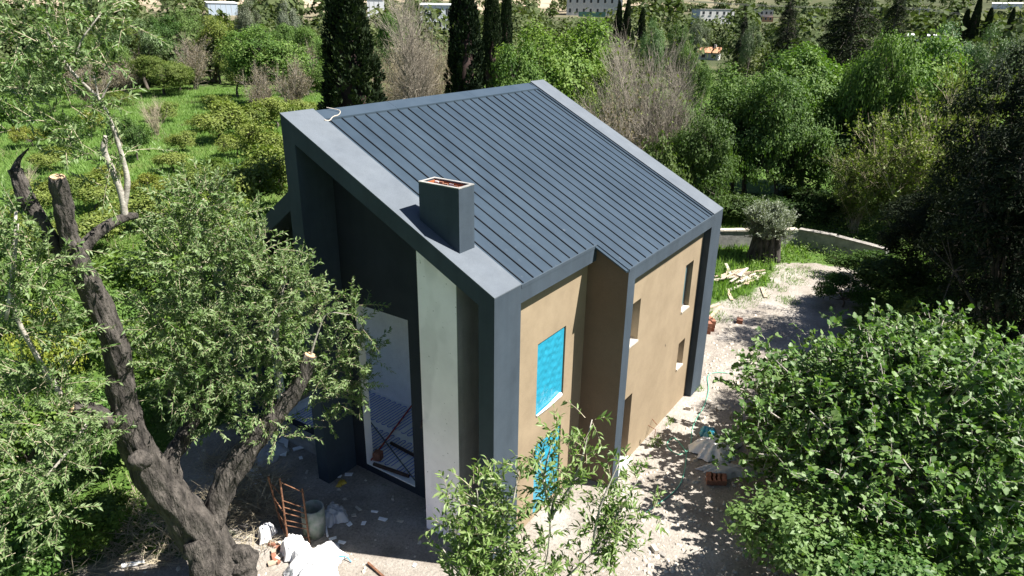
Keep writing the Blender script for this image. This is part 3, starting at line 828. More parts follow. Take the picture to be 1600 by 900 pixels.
bare('dry_a', 63, 4, 4, 20, 26, 6, 'twig_brown', .05, 4200, 'leaf_dry', .5)
bare('reed_a', 64, 5, 5, 90, 22, 4, 'twig_straw', .03, 5000, 'leaf_dry', 1.0)
bare('sparse_a', 65, 5, 5.5, 18, 26, 6, 'twig_straw', .04, 17000, 'leaf_yellow', .5)
bare('slim_a', 66, 9, 2.4, 5, 90, 7, 'twig_brown', .09, 0, up=.4)

def plant(kind, loc, h, w, rz, name, label, cat, group=None, tint=(1, 1, 1), leaf=None):
    pr = PROTO[kind]
    root = empty(name, loc, rz, label, cat, group)
    root.scale = (w / pr[3], w / pr[3], h / pr[2])
    parts = [('trunk', pr[0]), ('crown' if len(pr) == 4 or pr[4] is None else 'twigs', pr[1])]
    if len(pr) == 5:
        parts = [('stem', pr[0]), ('twigs', pr[1])]
        if pr[4] is not None: parts.append(('foliage', pr[4]))
    for nm, me in parts:
        o = bpy.data.objects.new(nm, me); link(o, root)
        if nm in ('crown', 'foliage'):
            o.color = (*tint, 1)
            if leaf:
                o.material_slots[0].link = 'OBJECT'; o.material_slots[0].material = MATS[leaf]
        if nm != 'trunk' and nm != 'stem': o['kind'] = 'stuff'
    return root
TABLE = [
    ('cypress_a', (16.72, 21.06, -0.25), 13.01, 3.55, 'cypress_tree', 'tall dark cypress standing left of the ridge, widest of the cypresses', 'cypress tree', 'cypresses behind the house', (1, 1, 1), None),
    ('cypress_b', (26.2, 21.02, -0.25), 13.69, 2.62, 'cypress_tree', 'slim dark cypress rising behind the middle of the roof ridge', 'cypress tree', 'cypresses behind the house', (1, 1, 1), None),
    ('cypress_a', (40.99, 29.63, -0.25), 13.8, 2.05, 'cypress_tree', 'thin dark cypress just right of the slim one behind the ridge', 'cypress tree', 'cypresses behind the house', (1, 1, 1), None),
    ('cypress_b', (52.37, 36.05, -0.25), 13.83, 1.77, 'cypress_tree', 'thinnest dark cypress half hidden by the bright green tree', 'cypress tree', 'cypresses behind the house', (1, 1, 1), None),
    ('slim_a', (26.5, 25.34, -0.25), 12.16, 2.45, 'bare_tree', 'slender leafless grey tree between the two cypresses', 'tree', None, (1, 1, 1), None),
    ('reed_a', (28.38, 29.2, -0.25), 8.09, 3.82, 'dry_reeds', 'straw-coloured dry reeds right of the widest cypress', 'reeds', 'dry reeds behind the ridge', (1, 1, 1), None),
    ('reed_a', (28.73, 25.83, -0.25), 8.76, 3.71, 'dry_reeds', 'straw-coloured dry reeds left of the slim cypress', 'reeds', 'dry reeds behind the ridge', (1, 1, 1), None),
    ('reed_a', (35.49, 33.29, -0.25), 8.78, 5.47, 'dry_reeds', 'pale dry reeds behind the slender bare tree', 'reeds', 'dry reeds behind the ridge', (1, 1, 1), None),
    ('tree_a', (34.0, 18.37, -0.25), 11.69, 8.84, 'broadleaf_tree', 'large bright green tree directly behind the roof ridge', 'tree', 'broadleaf trees behind the house', (1.1, 1.15, 0.9), None),
    ('tree_c', (29.94, 19.23, -0.25), 9.61, 4.85, 'broadleaf_tree', 'smaller bright green tree at the left foot of the large ridge tree', 'tree', 'broadleaf trees behind the house', (0.95, 1.05, 0.9), None),
    ('tree_b', (32.65, 14.56, -0.25), 9.12, 3.94, 'broadleaf_tree', 'light green tree between the ridge tree and the bare tree', 'tree', 'broadleaf trees behind the house', (1.35, 1.25, 0.9), None),
    ('bare_a', (27.41, 9.24, -0.25), 9.45, 6.75, 'bare_tree', 'wide twiggy leafless tree beyond the right parapet', 'tree', None, (1, 1, 1), None),
    ('dry_a', (22.98, 9.3, -0.25), 7.16, 3.78, 'dry_shrub', 'brown leafless shrub low beside the right parapet', 'shrub', None, (1, 1, 1), None),
    ('bush_c', (21.33, 5.64, -0.25), 5.7, 3.77, 'evergreen_shrub', 'dark evergreen shrub under the wide leafless tree', 'shrub', None, (0.6, 0.6, 0.6), None),
    ('olive_a', (75.09, 30.0, -0.25), 9.95, 4.07, 'small_tree', 'grey-green round tree above the leafless tree, left one of three', 'tree', 'small trees above the leafless tree', (0.5, 0.75, 0.35), None),
    ('tree_c', (72.56, 25.67, -0.25), 10.46, 3.56, 'small_tree', 'fresh green round tree above the leafless tree, middle one of three', 'tree', 'small trees above the leafless tree', (1, 1, 1.2), None),
    ('tree_b', (63.79, 20.6, -0.25), 9.2, 4.27, 'small_tree', 'fresh green tree beside the orange-roofed cottage', 'tree', 'small trees above the leafless tree', (1, 1, 1.1), None),
    ('tree_a', (35.83, 6.48, -0.25), 9.01, 5.48, 'broadleaf_tree', 'leafy green tree below the orange-roofed cottage', 'tree', 'broadleaf trees behind the house', (0.85, 0.95, 0.9), None),
    ('tree_b', (39.76, 2.99, -0.25), 10.9, 8.01, 'broadleaf_tree', 'big green tree left of centre in the right-hand wood', 'tree', 'broadleaf trees behind the house', (0.9, 1, 0.9), None),
    ('tree_c', (38.54, -2.77, -0.25), 10.64, 6.35, 'broadleaf_tree', 'big bright green tree right of centre in the right-hand wood', 'tree', 'broadleaf trees behind the house', (1.15, 1.25, 1), None),
    ('tree_a', (39.27, -0.19, -0.25), 8.33, 6.21, 'broadleaf_tree', 'green tree filling the gap between the two big right-hand trees', 'tree', 'broadleaf trees behind the house', (0.85, 0.95, 0.9), None),
    ('tree_d', (34.14, 5.08, -0.25), 6.7, 6.85, 'broadleaf_tree', 'dark green tree standing behind the pollarded olive', 'tree', 'broadleaf trees behind the house', (0.6, 0.7, 0.7), None),
    ('tree_d', (26.67, 5.6, -0.25), 5.99, 4.23, 'broadleaf_tree', 'dark green low tree just beyond the right roof corner', 'tree', 'broadleaf trees behind the house', (0.55, 0.62, 0.6), None),
    ('tree_b', (36.0, 1.33, -0.25), 6.62, 5.97, 'broadleaf_tree', 'dark green tree behind the stone wall, right of the olive', 'tree', 'broadleaf trees behind the house', (0.65, 0.75, 0.75), None),
    ('sparse_a', (31.61, -4.05, -0.25), 6.91, 7.16, 'sparse_shrub', 'yellow-green thin-leaved shrub behind the stone wall', 'shrub', 'thin-leaved shrubs by the wall', (1, 1, 1), None),
    ('sparse_a', (34.69, -5.8, -0.25), 8.5, 5.32, 'sparse_shrub', 'yellow-green thin-leaved tree left of the dark right-edge conifer', 'shrub', 'thin-leaved shrubs by the wall', (1, 1, 1), None),
    ('sparse_a', (31.4, -1.7, -0.25), 4.48, 4.56, 'sparse_shrub', 'yellow-green low shrub spilling over the stone wall', 'shrub', 'thin-leaved shrubs by the wall', (0.8, 0.85, 0.8), None),
    ('pine_a', (18.66, -8.04, -0.25), 11.92, 5.75, 'conifer_tree', 'huge dark conifer filling the right edge of the view', 'conifer', 'dark conifers on the right', (0.75, 0.75, 0.75), None),
    ('pine_a', (20.69, -6.84, -0.25), 7.07, 6.0, 'conifer_tree', 'lower dark conifer in shade left of the right-edge conifer', 'conifer', 'dark conifers on the right', (0.6, 0.6, 0.6), None),
    ('pine_a', (12.62, -8.38, -0.25), 9.72, 5.56, 'conifer_tree', 'shadowy dark conifer low at the right edge behind the fig', 'conifer', 'dark conifers on the right', (0.6, 0.6, 0.6), None),
    ('conifer_a', (97.21, 11.21, -0.25), 17.64, 10.57, 'conifer_tree', 'dark broad pine on the skyline above the right-hand wood', 'conifer', 'dark conifers on the right', (0.8, 0.8, 0.8), None),
    ('conifer_a', (112.08, 23.2, -0.19), 14.35, 5.85, 'conifer_tree', 'dark pine on the skyline left of the broad pine', 'conifer', 'dark conifers on the right', (0.8, 0.8, 0.8), None),
    ('conifer_a', (94.93, 6.06, -0.25), 14.87, 5.21, 'conifer_tree', 'dark pine on the skyline right of the broad pine', 'conifer', 'dark conifers on the right', (0.8, 0.8, 0.8), None),
    ('conifer_a', (119.91, 32.46, -0.06), 11.7, 3.2, 'conifer_tree', 'narrow dark pine right of the white box house', 'conifer', 'dark conifers on the right', (0.9, 0.9, 0.9), None),
    ('olive_a', (74.52, -1.27, -0.25), 10.04, 6.27, 'grey_green_tree', 'pale grey-green tree right of the big bright tree', 'tree', 'pale trees upper right', (0.45, 0.75, 0.4), None),
    ('olive_a', (70.68, -5.07, -0.25), 10.01, 5.53, 'grey_green_tree', 'pale grey-green tree next to the right-edge conifer top', 'tree', 'pale trees upper right', (0.5, 0.7, 0.35), None),
    ('olive_a', (52.69, -6.74, -0.25), 9.35, 3.83, 'grey_green_tree', 'silvery tree just left of the right-edge conifer', 'tree', 'pale trees upper right', (0.5, 0.55, 0.5), None),
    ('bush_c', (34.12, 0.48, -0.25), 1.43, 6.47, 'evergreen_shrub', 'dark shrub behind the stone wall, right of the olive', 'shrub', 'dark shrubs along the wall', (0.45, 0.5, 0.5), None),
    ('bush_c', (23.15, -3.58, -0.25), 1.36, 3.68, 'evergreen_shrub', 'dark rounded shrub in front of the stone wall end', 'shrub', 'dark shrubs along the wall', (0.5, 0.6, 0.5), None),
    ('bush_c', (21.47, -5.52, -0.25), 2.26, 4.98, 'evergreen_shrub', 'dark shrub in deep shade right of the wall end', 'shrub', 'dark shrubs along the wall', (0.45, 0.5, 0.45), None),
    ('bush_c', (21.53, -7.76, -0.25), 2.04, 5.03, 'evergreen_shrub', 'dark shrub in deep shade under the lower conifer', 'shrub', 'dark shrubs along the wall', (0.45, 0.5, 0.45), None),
    ('bush_c', (19.82, -3.26, -0.25), 1.35, 2.35, 'evergreen_shrub', 'low dark green shrub at the right side of the dirt path', 'shrub', 'dark shrubs along the wall', (0.6, 0.8, 0.6), None),
    ('bush_a', (16.78, -6.72, -0.25), 2.25, 2.67, 'yellow_green_bush', 'light yellow-green bush peeping over the fig tree', 'bush', None, (0.8, 0.95, 0.8), None),
    ('bush_c', (15.75, -8.36, -0.25), 2.14, 2.7, 'evergreen_shrub', 'dull green bush right of the light bush behind the fig', 'shrub', None, (0.8, 0.9, 0.8), None),
    ('bush_a', (11.29, -9.22, -0.25), 2.85, 2.41, 'yellow_green_bush', 'yellow-green bush at the right edge beside the fig', 'bush', None, (0.75, 0.95, 0.7), None),
    ('bush_b', (7.3, -9.34, -0.25), 2.58, 2.14, 'yellow_green_bush', 'green bush low at the right edge of the fig', 'bush', None, (0.6, 0.85, 0.6), None),
    ('bush_b', (2.73, -5.48, -0.25), 2.1, 3.22, 'small_leaved_bush', 'small-leaved green bush below the fig at the bottom edge', 'bush', None, (0.95, 0.95, 0.95), 'leaf_fig'),
    ('bush_b', (3.01, -6.96, -0.25), 1.91, 3.22, 'small_leaved_bush', 'small-leaved green bush at the bottom edge, right of the first', 'bush', None, (1, 1, 1), 'leaf_fig'),
    ('tree_a', (45.57, 65.98, -0.25), 10.05, 11.25, 'broadleaf_tree', 'bright green rounded tree on the far side of the meadow', 'tree', 'trees along the meadow edge', (1.05, 1.1, 1), None),
    ('olive_a', (45.81, 92.96, -0.25), 8.82, 8.61, 'grey_green_tree', 'domed grey-green tree behind the left of the meadow', 'tree', 'trees along the meadow edge', (0.55, 0.72, 0.35), None),
    ('tree_b', (46.89, 97.13, -0.25), 11.09, 6.54, 'broadleaf_tree', 'olive-green round tree behind the domed grey-green tree', 'tree', 'trees along the meadow edge', (1.2, 1, 0.9), None),
    ('dry_a', (58.44, 96.19, -0.21), 7.18, 8.6, 'dry_shrub', 'large brown leafless shrub left of the bright green meadow tree', 'shrub', 'brown shrubs along the meadow edge', (1, 1, 1), None),
    ('dry_a', (40.45, 89.28, -0.25), 4.52, 6.8, 'dry_shrub', 'brown leafless shrub behind the lone yellow-green meadow bush', 'shrub', 'brown shrubs along the meadow edge', (1, 1, 1), None),
    ('dry_a', (55.16, 70.56, -0.25), 6.54, 5.19, 'dry_shrub', 'reddish-brown shrub between the green meadow tree and the cypress', 'shrub', 'brown shrubs along the meadow edge', (1, 1, 1), None),
    ('dry_a', (34.98, 53.9, -0.25), 5.61, 3.85, 'dry_shrub', 'brown shrub at the left foot of the green meadow tree', 'shrub', 'brown shrubs along the meadow edge', (1, 1, 1), None),
    ('bush_c', (47.77, 88.29, -0.25), 3.59, 6.73, 'evergreen_shrub', 'dark green shrub under the large brown shrub', 'shrub', None, (0.7, 0.8, 0.7), None),
    ('tree_c', (57.19, 99.22, -0.19), 11.43, 6.1, 'broadleaf_tree', 'mid green tree above the large brown shrub', 'tree', 'trees along the meadow edge', (0.9, 0.95, 1), None),
    ('tree_a', (57.39, 93.13, -0.25), 10.73, 6.93, 'broadleaf_tree', 'yellowish green tree left of the blue-grey shed', 'tree', 'trees along the meadow edge', (1.3, 1.05, 0.8), None),
    ('tree_b', (59.09, 73.04, -0.25), 10.3, 5.43, 'broadleaf_tree', 'bright green tree left of the widest cypress', 'tree', 'trees along the meadow edge', (1, 1.1, 1), None),
    ('olive_a', (72.37, 94.51, -0.12), 11.54, 5.07, 'grey_green_tree', 'pale silver-green tree above the bright green meadow tree', 'tree', 'trees along the meadow edge', (0.8, 0.8, 0.75), None),
    ('olive_a', (73.63, 106.17, 0.01), 11.78, 5.83, 'grey_green_tree', 'grey-green tree right of the blue-grey shed', 'tree', 'trees along the meadow edge', (0.6, 0.6, 0.5), None),
    ('tree_d', (63.61, 61.81, -0.25), 10.24, 5.3, 'broadleaf_tree', 'green tree right of the widest cypress, below the white shed', 'tree', 'trees along the meadow edge', (0.8, 0.95, 0.8), None),
    ('bush_c', (46.15, 51.03, -0.25), 6.18, 3.54, 'evergreen_shrub', 'low green shrub behind the widest cypress', 'shrub', None, (1, 1, 1), None),
    ('bush_a', (34.11, 78.28, -0.25), 2.02, 3.46, 'citrus_bush', 'lone round yellow-green bush at the far left of the meadow', 'bush', 'citrus bushes scattered over the meadow', (1, 1, 1), None),
    ('bush_b', (27.04, 48.82, -0.25), 3.27, 5.33, 'citrus_bush', 'wide yellow-green bush in the middle of the meadow row', 'bush', 'citrus bushes scattered over the meadow', (1, 1, 1), None),
    ('bush_a', (30.47, 49.94, -0.25), 3.26, 4.14, 'citrus_bush', 'yellow-green bush right of the wide one in the meadow row', 'bush', 'citrus bushes scattered over the meadow', (1, 1, 1), None),
    ('bush_b', (22.65, 47.6, -0.25), 1.59, 2.62, 'citrus_bush', 'small yellow-green bush left of the wide one in the meadow row', 'bush', 'citrus bushes scattered over the meadow', (1, 1, 1), None),
    ('bush_a', (29.52, 55.14, -0.25), 1.78, 3.05, 'citrus_bush', 'small light bush behind the wide one in the meadow row', 'bush', 'citrus bushes scattered over the meadow', (1, 1, 1), None),
    ('bush_b', (35.07, 51.49, -0.25), 2.93, 5.05, 'citrus_bush', 'yellow-green bush left of the roof peak', 'bush', 'citrus bushes scattered over the meadow', (1, 1, 1), None),
    ('bush_a', (39.57, 52.76, -0.25), 2.72, 4.02, 'citrus_bush', 'yellow-green bush just above the left parapet end', 'bush', 'citrus bushes scattered over the meadow', (1, 1, 1), None),
    ('bush_b', (23.11, 37.22, -0.25), 3.05, 4.3, 'citrus_bush', 'yellow-green bush beside the left roof corner', 'bush', 'citrus bushes scattered over the meadow', (1, 1, 1), None),
    ('bush_a', (23.95, 42.07, -0.25), 1.99, 3.04, 'citrus_bush', 'yellow-green bush below the wide one in the meadow row', 'bush', 'citrus bushes scattered over the meadow', (1, 1, 1), None),
    ('bush_a', (17.83, 41.07, -0.25), 1.72, 2.94, 'citrus_bush', 'yellow-green bush in open grass right of the pale limb', 'bush', 'citrus bushes scattered over the meadow', (1, 1, 1), None),
    ('bush_a', (12.67, 47.66, -0.25), 1.86, 2.99, 'citrus_bush', 'yellow-green bush in open grass at the left', 'bush', 'citrus bushes scattered over the meadow', (1, 1, 1), None),
    ('bush_b', (18.56, 67.89, -0.25), 3.18, 4.5, 'citrus_bush', 'dark green bush at the left edge of the meadow', 'bush', 'citrus bushes scattered over the meadow', (0.6, 0.85, 0.7), None),
    ('bush_c', (17.3, 54.73, -0.25), 2.77, 4.16, 'citrus_bush', 'dark green bush behind the wispy shoots', 'bush', 'citrus bushes scattered over the meadow', (0.7, 0.8, 0.7), None),
    ('bush_c', (18.51, 46.89, -0.25), 3.25, 3.44, 'citrus_bush', 'dark glossy bush right of the pale limb', 'bush', 'citrus bushes scattered over the meadow', (0.55, 0.65, 0.6), None),
    ('bush_b', (14.86, 27.42, -0.25), 3.51, 4.84, 'citrus_bush', 'big yellow-green bush against the left side of the house', 'bush', 'citrus bushes scattered over the meadow', (1, 1, 1), None),
    ('bush_a', (18.36, 30.44, -0.25), 3.45, 3.71, 'citrus_bush', 'yellow-green bush behind the big one by the house', 'bush', 'citrus bushes scattered over the meadow', (1, 1, 1), None),
    ('bush_a', (12.18, 26.63, -0.25), 2.11, 3.85, 'citrus_bush', 'yellow-green bush in front of the big one by the house', 'bush', 'citrus bushes scattered over the meadow', (0.9, 1, 0.8), None),
    ('bush_b', (9.39, 34.62, -0.25), 2.01, 3.31, 'citrus_bush', 'yellow-green bush right of the sawn stump limb', 'bush', 'citrus bushes scattered over the meadow', (1, 1, 1), None),
    ('bush_a', (7.67, 38.04, -0.25), 1.66, 3.35, 'citrus_bush', 'yellow-green bush left of the sawn stump limb', 'bush', 'citrus bushes scattered over the meadow', (1, 1, 1), None),
    ('bush_b', (8.68, 29.31, -0.25), 2.03, 3.71, 'citrus_bush', 'yellow-green bush under the side limb tip', 'bush', 'citrus bushes scattered over the meadow', (1, 1, 1), None),
    ('bush_a', (4.98, 27.38, -0.25), 2.42, 3.62, 'citrus_bush', 'yellow-green bush behind the trunk fork', 'bush', 'citrus bushes scattered over the meadow', (1, 1, 1), None),
    ('bush_a', (3.06, 29.96, -0.25), 2.4, 3.61, 'citrus_bush', 'yellow-green bush at the left edge below the broken limb', 'bush', 'citrus bushes scattered over the meadow', (1, 1, 1), None),
    ('bush_c', (7.81, 23.57, -0.25), 2.46, 3.95, 'citrus_bush', 'green bush behind the leafy right-hand shoots', 'bush', 'citrus bushes scattered over the meadow', (1, 1, 1), None),
    ('bush_b', (8.66, 19.45, -0.25), 2.38, 3.77, 'citrus_bush', 'green bush between the leafy shoots and the house', 'bush', 'citrus bushes scattered over the meadow', (0.8, 0.9, 0.8), None),
    ('bush_b', (3.49, 19.09, -0.25), 2.83, 4.28, 'citrus_bush', 'green bush right of the upper trunk', 'bush', 'citrus bushes scattered over the meadow', (0.8, 1, 0.8), None),
    ('bush_c', (3.69, 14.83, -0.25), 2.9, 4.19, 'citrus_bush', 'green bush in the shade of the right-hand shoots', 'bush', 'citrus bushes scattered over the meadow', (0.8, 0.9, 0.8), None),
    ('bush_a', (-1.44, 15.58, -0.25), 2.79, 2.4, 'golden_bush', 'golden-green bush left of the main trunk', 'bush', None, (1.25, 1.2, 0.8), None),
    ('bush_c', (-0.52, 20.63, -0.25), 2.81, 3.46, 'citrus_bush', 'green bush at the left edge beyond the left-hand shoots', 'bush', 'citrus bushes scattered over the meadow', (0.9, 1, 0.8), None),
    ('bush_b', (-0.28, 11.38, -0.25), 2.8, 3.57, 'citrus_bush', 'leafy green bush directly right of the lower trunk', 'bush', 'citrus bushes scattered over the meadow', (0.75, 0.95, 0.8), None),
    ('bush_c', (0.43, 15.92, -0.25), 2.67, 3.22, 'citrus_bush', 'green bush behind the middle of the trunk', 'bush', 'citrus bushes scattered over the meadow', (0.8, 0.95, 0.8), None),
    ('bush_c', (1.02, 9.56, -0.25), 2.45, 2.83, 'citrus_bush', 'dark bush behind the sawn right-hand limb', 'bush', 'citrus bushes scattered over the meadow', (0.5, 0.6, 0.5), None),
    ('bush_b', (-4.18, 10.75, -0.25), 2.68, 3.3, 'citrus_bush', 'leafy green bush low at the left edge', 'bush', 'citrus bushes scattered over the meadow', (0.8, 1, 0.8), None),
    ('bush_c', (-2.97, 9.93, -0.25), 2.28, 2.43, 'citrus_bush', 'leafy bush left of the trunk foot', 'bush', 'citrus bushes scattered over the meadow', (0.8, 1, 0.8), None),
    ('bush_c', (-5.92, 7.28, -0.25), 2.4, 2.95, 'citrus_bush', 'shaded green bush in the bottom left corner', 'bush', 'citrus bushes scattered over the meadow', (0.6, 0.8, 0.6), None),
    ('bush_b', (-4.12, 7.57, -0.25), 1.13, 1.85, 'citrus_bush', 'low green bush left of the dry brushwood', 'bush', 'citrus bushes scattered over the meadow', (0.7, 0.9, 0.7), None),
    ('bare_b', (25.44, 56.1, -0.25), 3.5, 3.74, 'bare_shrub', 'pale upright leafless shrub standing in the meadow grass', 'shrub', None, (1, 1, 1), None),
    ('bare_b', (9.06, 42.53, -0.25), 1.78, 2.22, 'bare_shrub', 'small grey leafless shrub near the broken limb', 'shrub', None, (1, 1, 1), None),
    ('tree_b', (24.15, 79.07, -0.25), 6.56, 7.54, 'broadleaf_tree', 'dark green tree at the left edge behind the meadow', 'tree', 'trees along the meadow edge', (0.75, 0.8, 0.9), None),
    ('tree_c', (35.4, 93.88, -0.25), 9.29, 7.53, 'broadleaf_tree', 'green tree seen through the wispy top shoots', 'tree', 'trees along the meadow edge', (0.8, 0.9, 1), None),
    ('dry_a', (31.25, 79.28, -0.25), 4.82, 5.16, 'dry_shrub', 'brown shrub seen through the wispy top shoots', 'shrub', 'brown shrubs along the meadow edge', (1, 1, 1), None),
    ('tree_c', (52.78, 98.39, -0.23), 10.26, 6.87, 'broadleaf_tree', 'dark green tree between the domed tree and the brown shrub', 'tree', 'trees along the meadow edge', (0.6, 0.75, 0.7), None),
    ('dry_a', (50.13, 88.3, -0.25), 6.89, 6.4, 'dry_shrub', 'grey-brown shrub above the dark green shrub at the meadow edge', 'shrub', 'brown shrubs along the meadow edge', (1, 1, 1), None),
    ('tree_d', (40.51, 93.69, -0.25), 6.91, 7.85, 'broadleaf_tree', 'mid green tree left of the domed grey-green tree', 'tree', 'trees along the meadow edge', (0.8, 0.85, 0.8), None),
    ('tree_b', (63.72, 86.07, -0.25), 10.33, 7.01, 'broadleaf_tree', 'mid green tree behind the bright green meadow tree', 'tree', 'trees along the meadow edge', (0.8, 0.9, 0.8), None),
    ('tree_d', (48.73, 59.53, -0.25), 5.34, 4.6, 'broadleaf_tree', 'green tree at the left foot of the widest cypress', 'tree', 'trees along the meadow edge', (0.9, 0.95, 0.8), None),
    ('tree_d', (33.58, 3.23, -0.25), 7.75, 5.85, 'broadleaf_tree', 'leafy tree between the olive and the cottage', 'tree', 'broadleaf trees behind the house', (0.75, 0.85, 0.85), None),
    ('tree_a', (31.97, 8.63, -0.25), 6.82, 4.45, 'broadleaf_tree', 'green tree right of the wide leafless tree', 'tree', 'broadleaf trees behind the house', (0.7, 0.8, 0.75), None),
    ('tree_c', (37.67, -5.12, -0.25), 8.81, 4.17, 'broadleaf_tree', 'green tree behind the thin-leaved tree on the right', 'tree', 'broadleaf trees behind the house', (1, 1.05, 0.9), None),
    ('tree_d', (36.34, -0.93, -0.25), 9.88, 4.68, 'broadleaf_tree', 'green tree top between the two big right-hand trees', 'tree', 'broadleaf trees behind the house', (0.9, 1, 0.9), None),
    ('olive_a', (105.96, 26.74, -0.25), 9.53, 4.07, 'grey_green_tree', 'grey-green tree right of the white box house', 'tree', 'pale trees upper right', (0.5, 0.6, 0.4), None),
    ('olive_a', (131.56, 44.92, 0.14), 9.75, 5.14, 'grey_green_tree', 'silver-green tree below the white box house', 'tree', 'pale trees upper right', (0.6, 0.65, 0.5), None),
    ('cypress_b', (125.44, 59.28, 0.16), 12.79, 2.1, 'cypress_tree', 'short dark cypress, left one of three below the apartment block', 'cypress tree', 'distant cypresses', (1, 1, 1), None),
    ('cypress_b', (126.17, 57.77, 0.16), 13.28, 2.09, 'cypress_tree', 'short dark cypress, middle one of three below the apartment block', 'cypress tree', 'distant cypresses', (1, 1, 1), None),
    ('cypress_b', (127.41, 55.08, 0.15), 11.69, 2.09, 'cypress_tree', 'short dark cypress, right one of three below the apartment block', 'cypress tree', 'distant cypresses', (1, 1, 1), None),
    ('cypress_a', (180.47, 2.68, 0.59), 12.1, 2.43, 'cypress_tree', 'distant dark cypress at upper right, left of three', 'cypress tree', 'distant cypresses', (1, 1, 1), None),
    ('cypress_a', (180.54, 0.98, 0.59), 14.68, 2.42, 'cypress_tree', 'distant dark cypress at upper right, tallest middle of three', 'cypress tree', 'distant cypresses', (1, 1, 1), None),
    ('cypress_a', (180.63, -1.52, 0.59), 12.4, 2.4, 'cypress_tree', 'distant dark cypress at upper right, right of three', 'cypress tree', 'distant cypresses', (1, 1, 1), None),
    ('cypress_b', (170.69, -5.56, 0.44), 12.47, 1.85, 'cypress_tree', 'lone distant cypress near the top right corner', 'cypress tree', 'distant cypresses', (1, 1, 1), None),
    ('bush_b', (30.51, 63.58, -0.25), 1.91, 3.61, 'citrus_bush', 'yellow-green bush just right of the lone far meadow bush', 'bush', 'citrus bushes scattered over the meadow', (0.85, 0.9, 0.9), 'leaf_yellow'),
    ('bush_c', (21.23, 59.62, -0.25), 2.21, 3.43, 'citrus_bush', 'green bush behind the wispy shoots, right of the dark one', 'bush', 'citrus bushes scattered over the meadow', (1.1, 1, 0.8), 'leaf_yellow'),
    ('bush_a', (17.48, 35.97, -0.25), 1.72, 3.24, 'citrus_bush', 'green bush in open grass below the meadow row', 'bush', 'citrus bushes scattered over the meadow', (0.75, 0.85, 0.8), 'leaf_yellow'),
    ('bush_b', (15.18, 34.58, -0.25), 1.55, 2.86, 'citrus_bush', 'low green bush in open grass right of the pale limb foot', 'bush', 'citrus bushes scattered over the meadow', (0.85, 0.9, 0.9), 'leaf_yellow'),
    ('bush_c', (12.84, 34.95, -0.25), 1.49, 2.76, 'citrus_bush', 'low bush in open grass under the pale limb', 'bush', 'citrus bushes scattered over the meadow', (1.1, 1, 0.8), 'leaf_yellow'),
    ('bush_a', (17.01, 32.2, -0.25), 2.04, 3.7, 'citrus_bush', 'rounded green bush between the meadow row and the big house bush', 'bush', 'citrus bushes scattered over the meadow', (0.75, 0.85, 0.8), 'leaf_yellow'),
    ('bush_b', (30.57, 42.95, -0.25), 3.1, 3.35, 'citrus_bush', 'yellow-green bush tucked behind the left parapet', 'bush', 'citrus bushes scattered over the meadow', (0.85, 0.9, 0.9), 'leaf_yellow'),
    ('bush_c', (16.07, 58.53, -0.25), 1.8, 3.18, 'citrus_bush', 'low yellow-green bush at the left of the meadow', 'bush', 'citrus bushes scattered over the meadow', (1.1, 1, 0.8), 'leaf_yellow'),
    ('bush_a', (33.82, 53.0, -0.25), 2.14, 3.78, 'citrus_bush', 'green bush between the wide meadow bush and the roof peak', 'bush', 'citrus bushes scattered over the meadow', (0.75, 0.85, 0.8), 'leaf_yellow'),
    ('bush_b', (36.37, 62.41, -0.25), 2.14, 4.16, 'citrus_bush', 'small bush at the far end of the meadow row', 'bush', 'citrus bushes scattered over the meadow', (0.85, 0.9, 0.9), 'leaf_yellow'),
    ('bush_c', (13.17, 40.03, -0.25), 1.46, 2.52, 'citrus_bush', 'low bush beside the pale twin stems', 'bush', 'citrus bushes scattered over the meadow', (1.1, 1, 0.8), 'leaf_yellow'),
    ('bush_a', (9.83, 38.88, -0.25), 1.86, 2.74, 'citrus_bush', 'low green bush right of the sawn limb top', 'bush', 'citrus bushes scattered over the meadow', (0.75, 0.85, 0.8), 'leaf_yellow'),
    ('tree_c', (47.85, 75.43, -0.25), 7.33, 5.86, 'broadleaf_tree', 'olive-green tree left of the bright green meadow tree', 'tree', 'trees along the meadow edge', (1.1, 0.95, 0.8), None),
    ('tree_b', (43.15, 84.33, -0.25), 5.98, 6.77, 'broadleaf_tree', 'olive-green tree behind the dark shrub of the meadow edge', 'tree', 'trees along the meadow edge', (0.95, 0.85, 0.75), None),
    ('dry_a', (41.95, 57.38, -0.25), 5.73, 4.96, 'dry_shrub', 'brown shrub on the right flank of the bright green meadow tree', 'shrub', 'brown shrubs along the meadow edge', (1, 1, 1), None),
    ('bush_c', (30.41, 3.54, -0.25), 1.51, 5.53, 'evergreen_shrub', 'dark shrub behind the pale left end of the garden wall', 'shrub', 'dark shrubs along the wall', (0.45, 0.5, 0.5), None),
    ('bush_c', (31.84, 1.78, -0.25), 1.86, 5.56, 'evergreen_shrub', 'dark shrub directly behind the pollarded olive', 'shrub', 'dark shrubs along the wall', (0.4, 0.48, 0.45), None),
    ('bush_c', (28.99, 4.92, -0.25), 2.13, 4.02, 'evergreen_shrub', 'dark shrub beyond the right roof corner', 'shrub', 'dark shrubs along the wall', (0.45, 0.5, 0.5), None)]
for k, row in enumerate(TABLE):
    kind, loc, h, w, name, label, cat, group, tint, leaf = row
    plant(kind, loc, h, w, (k * 2.399) % 6.283, name, label, cat, group, tint, leaf)

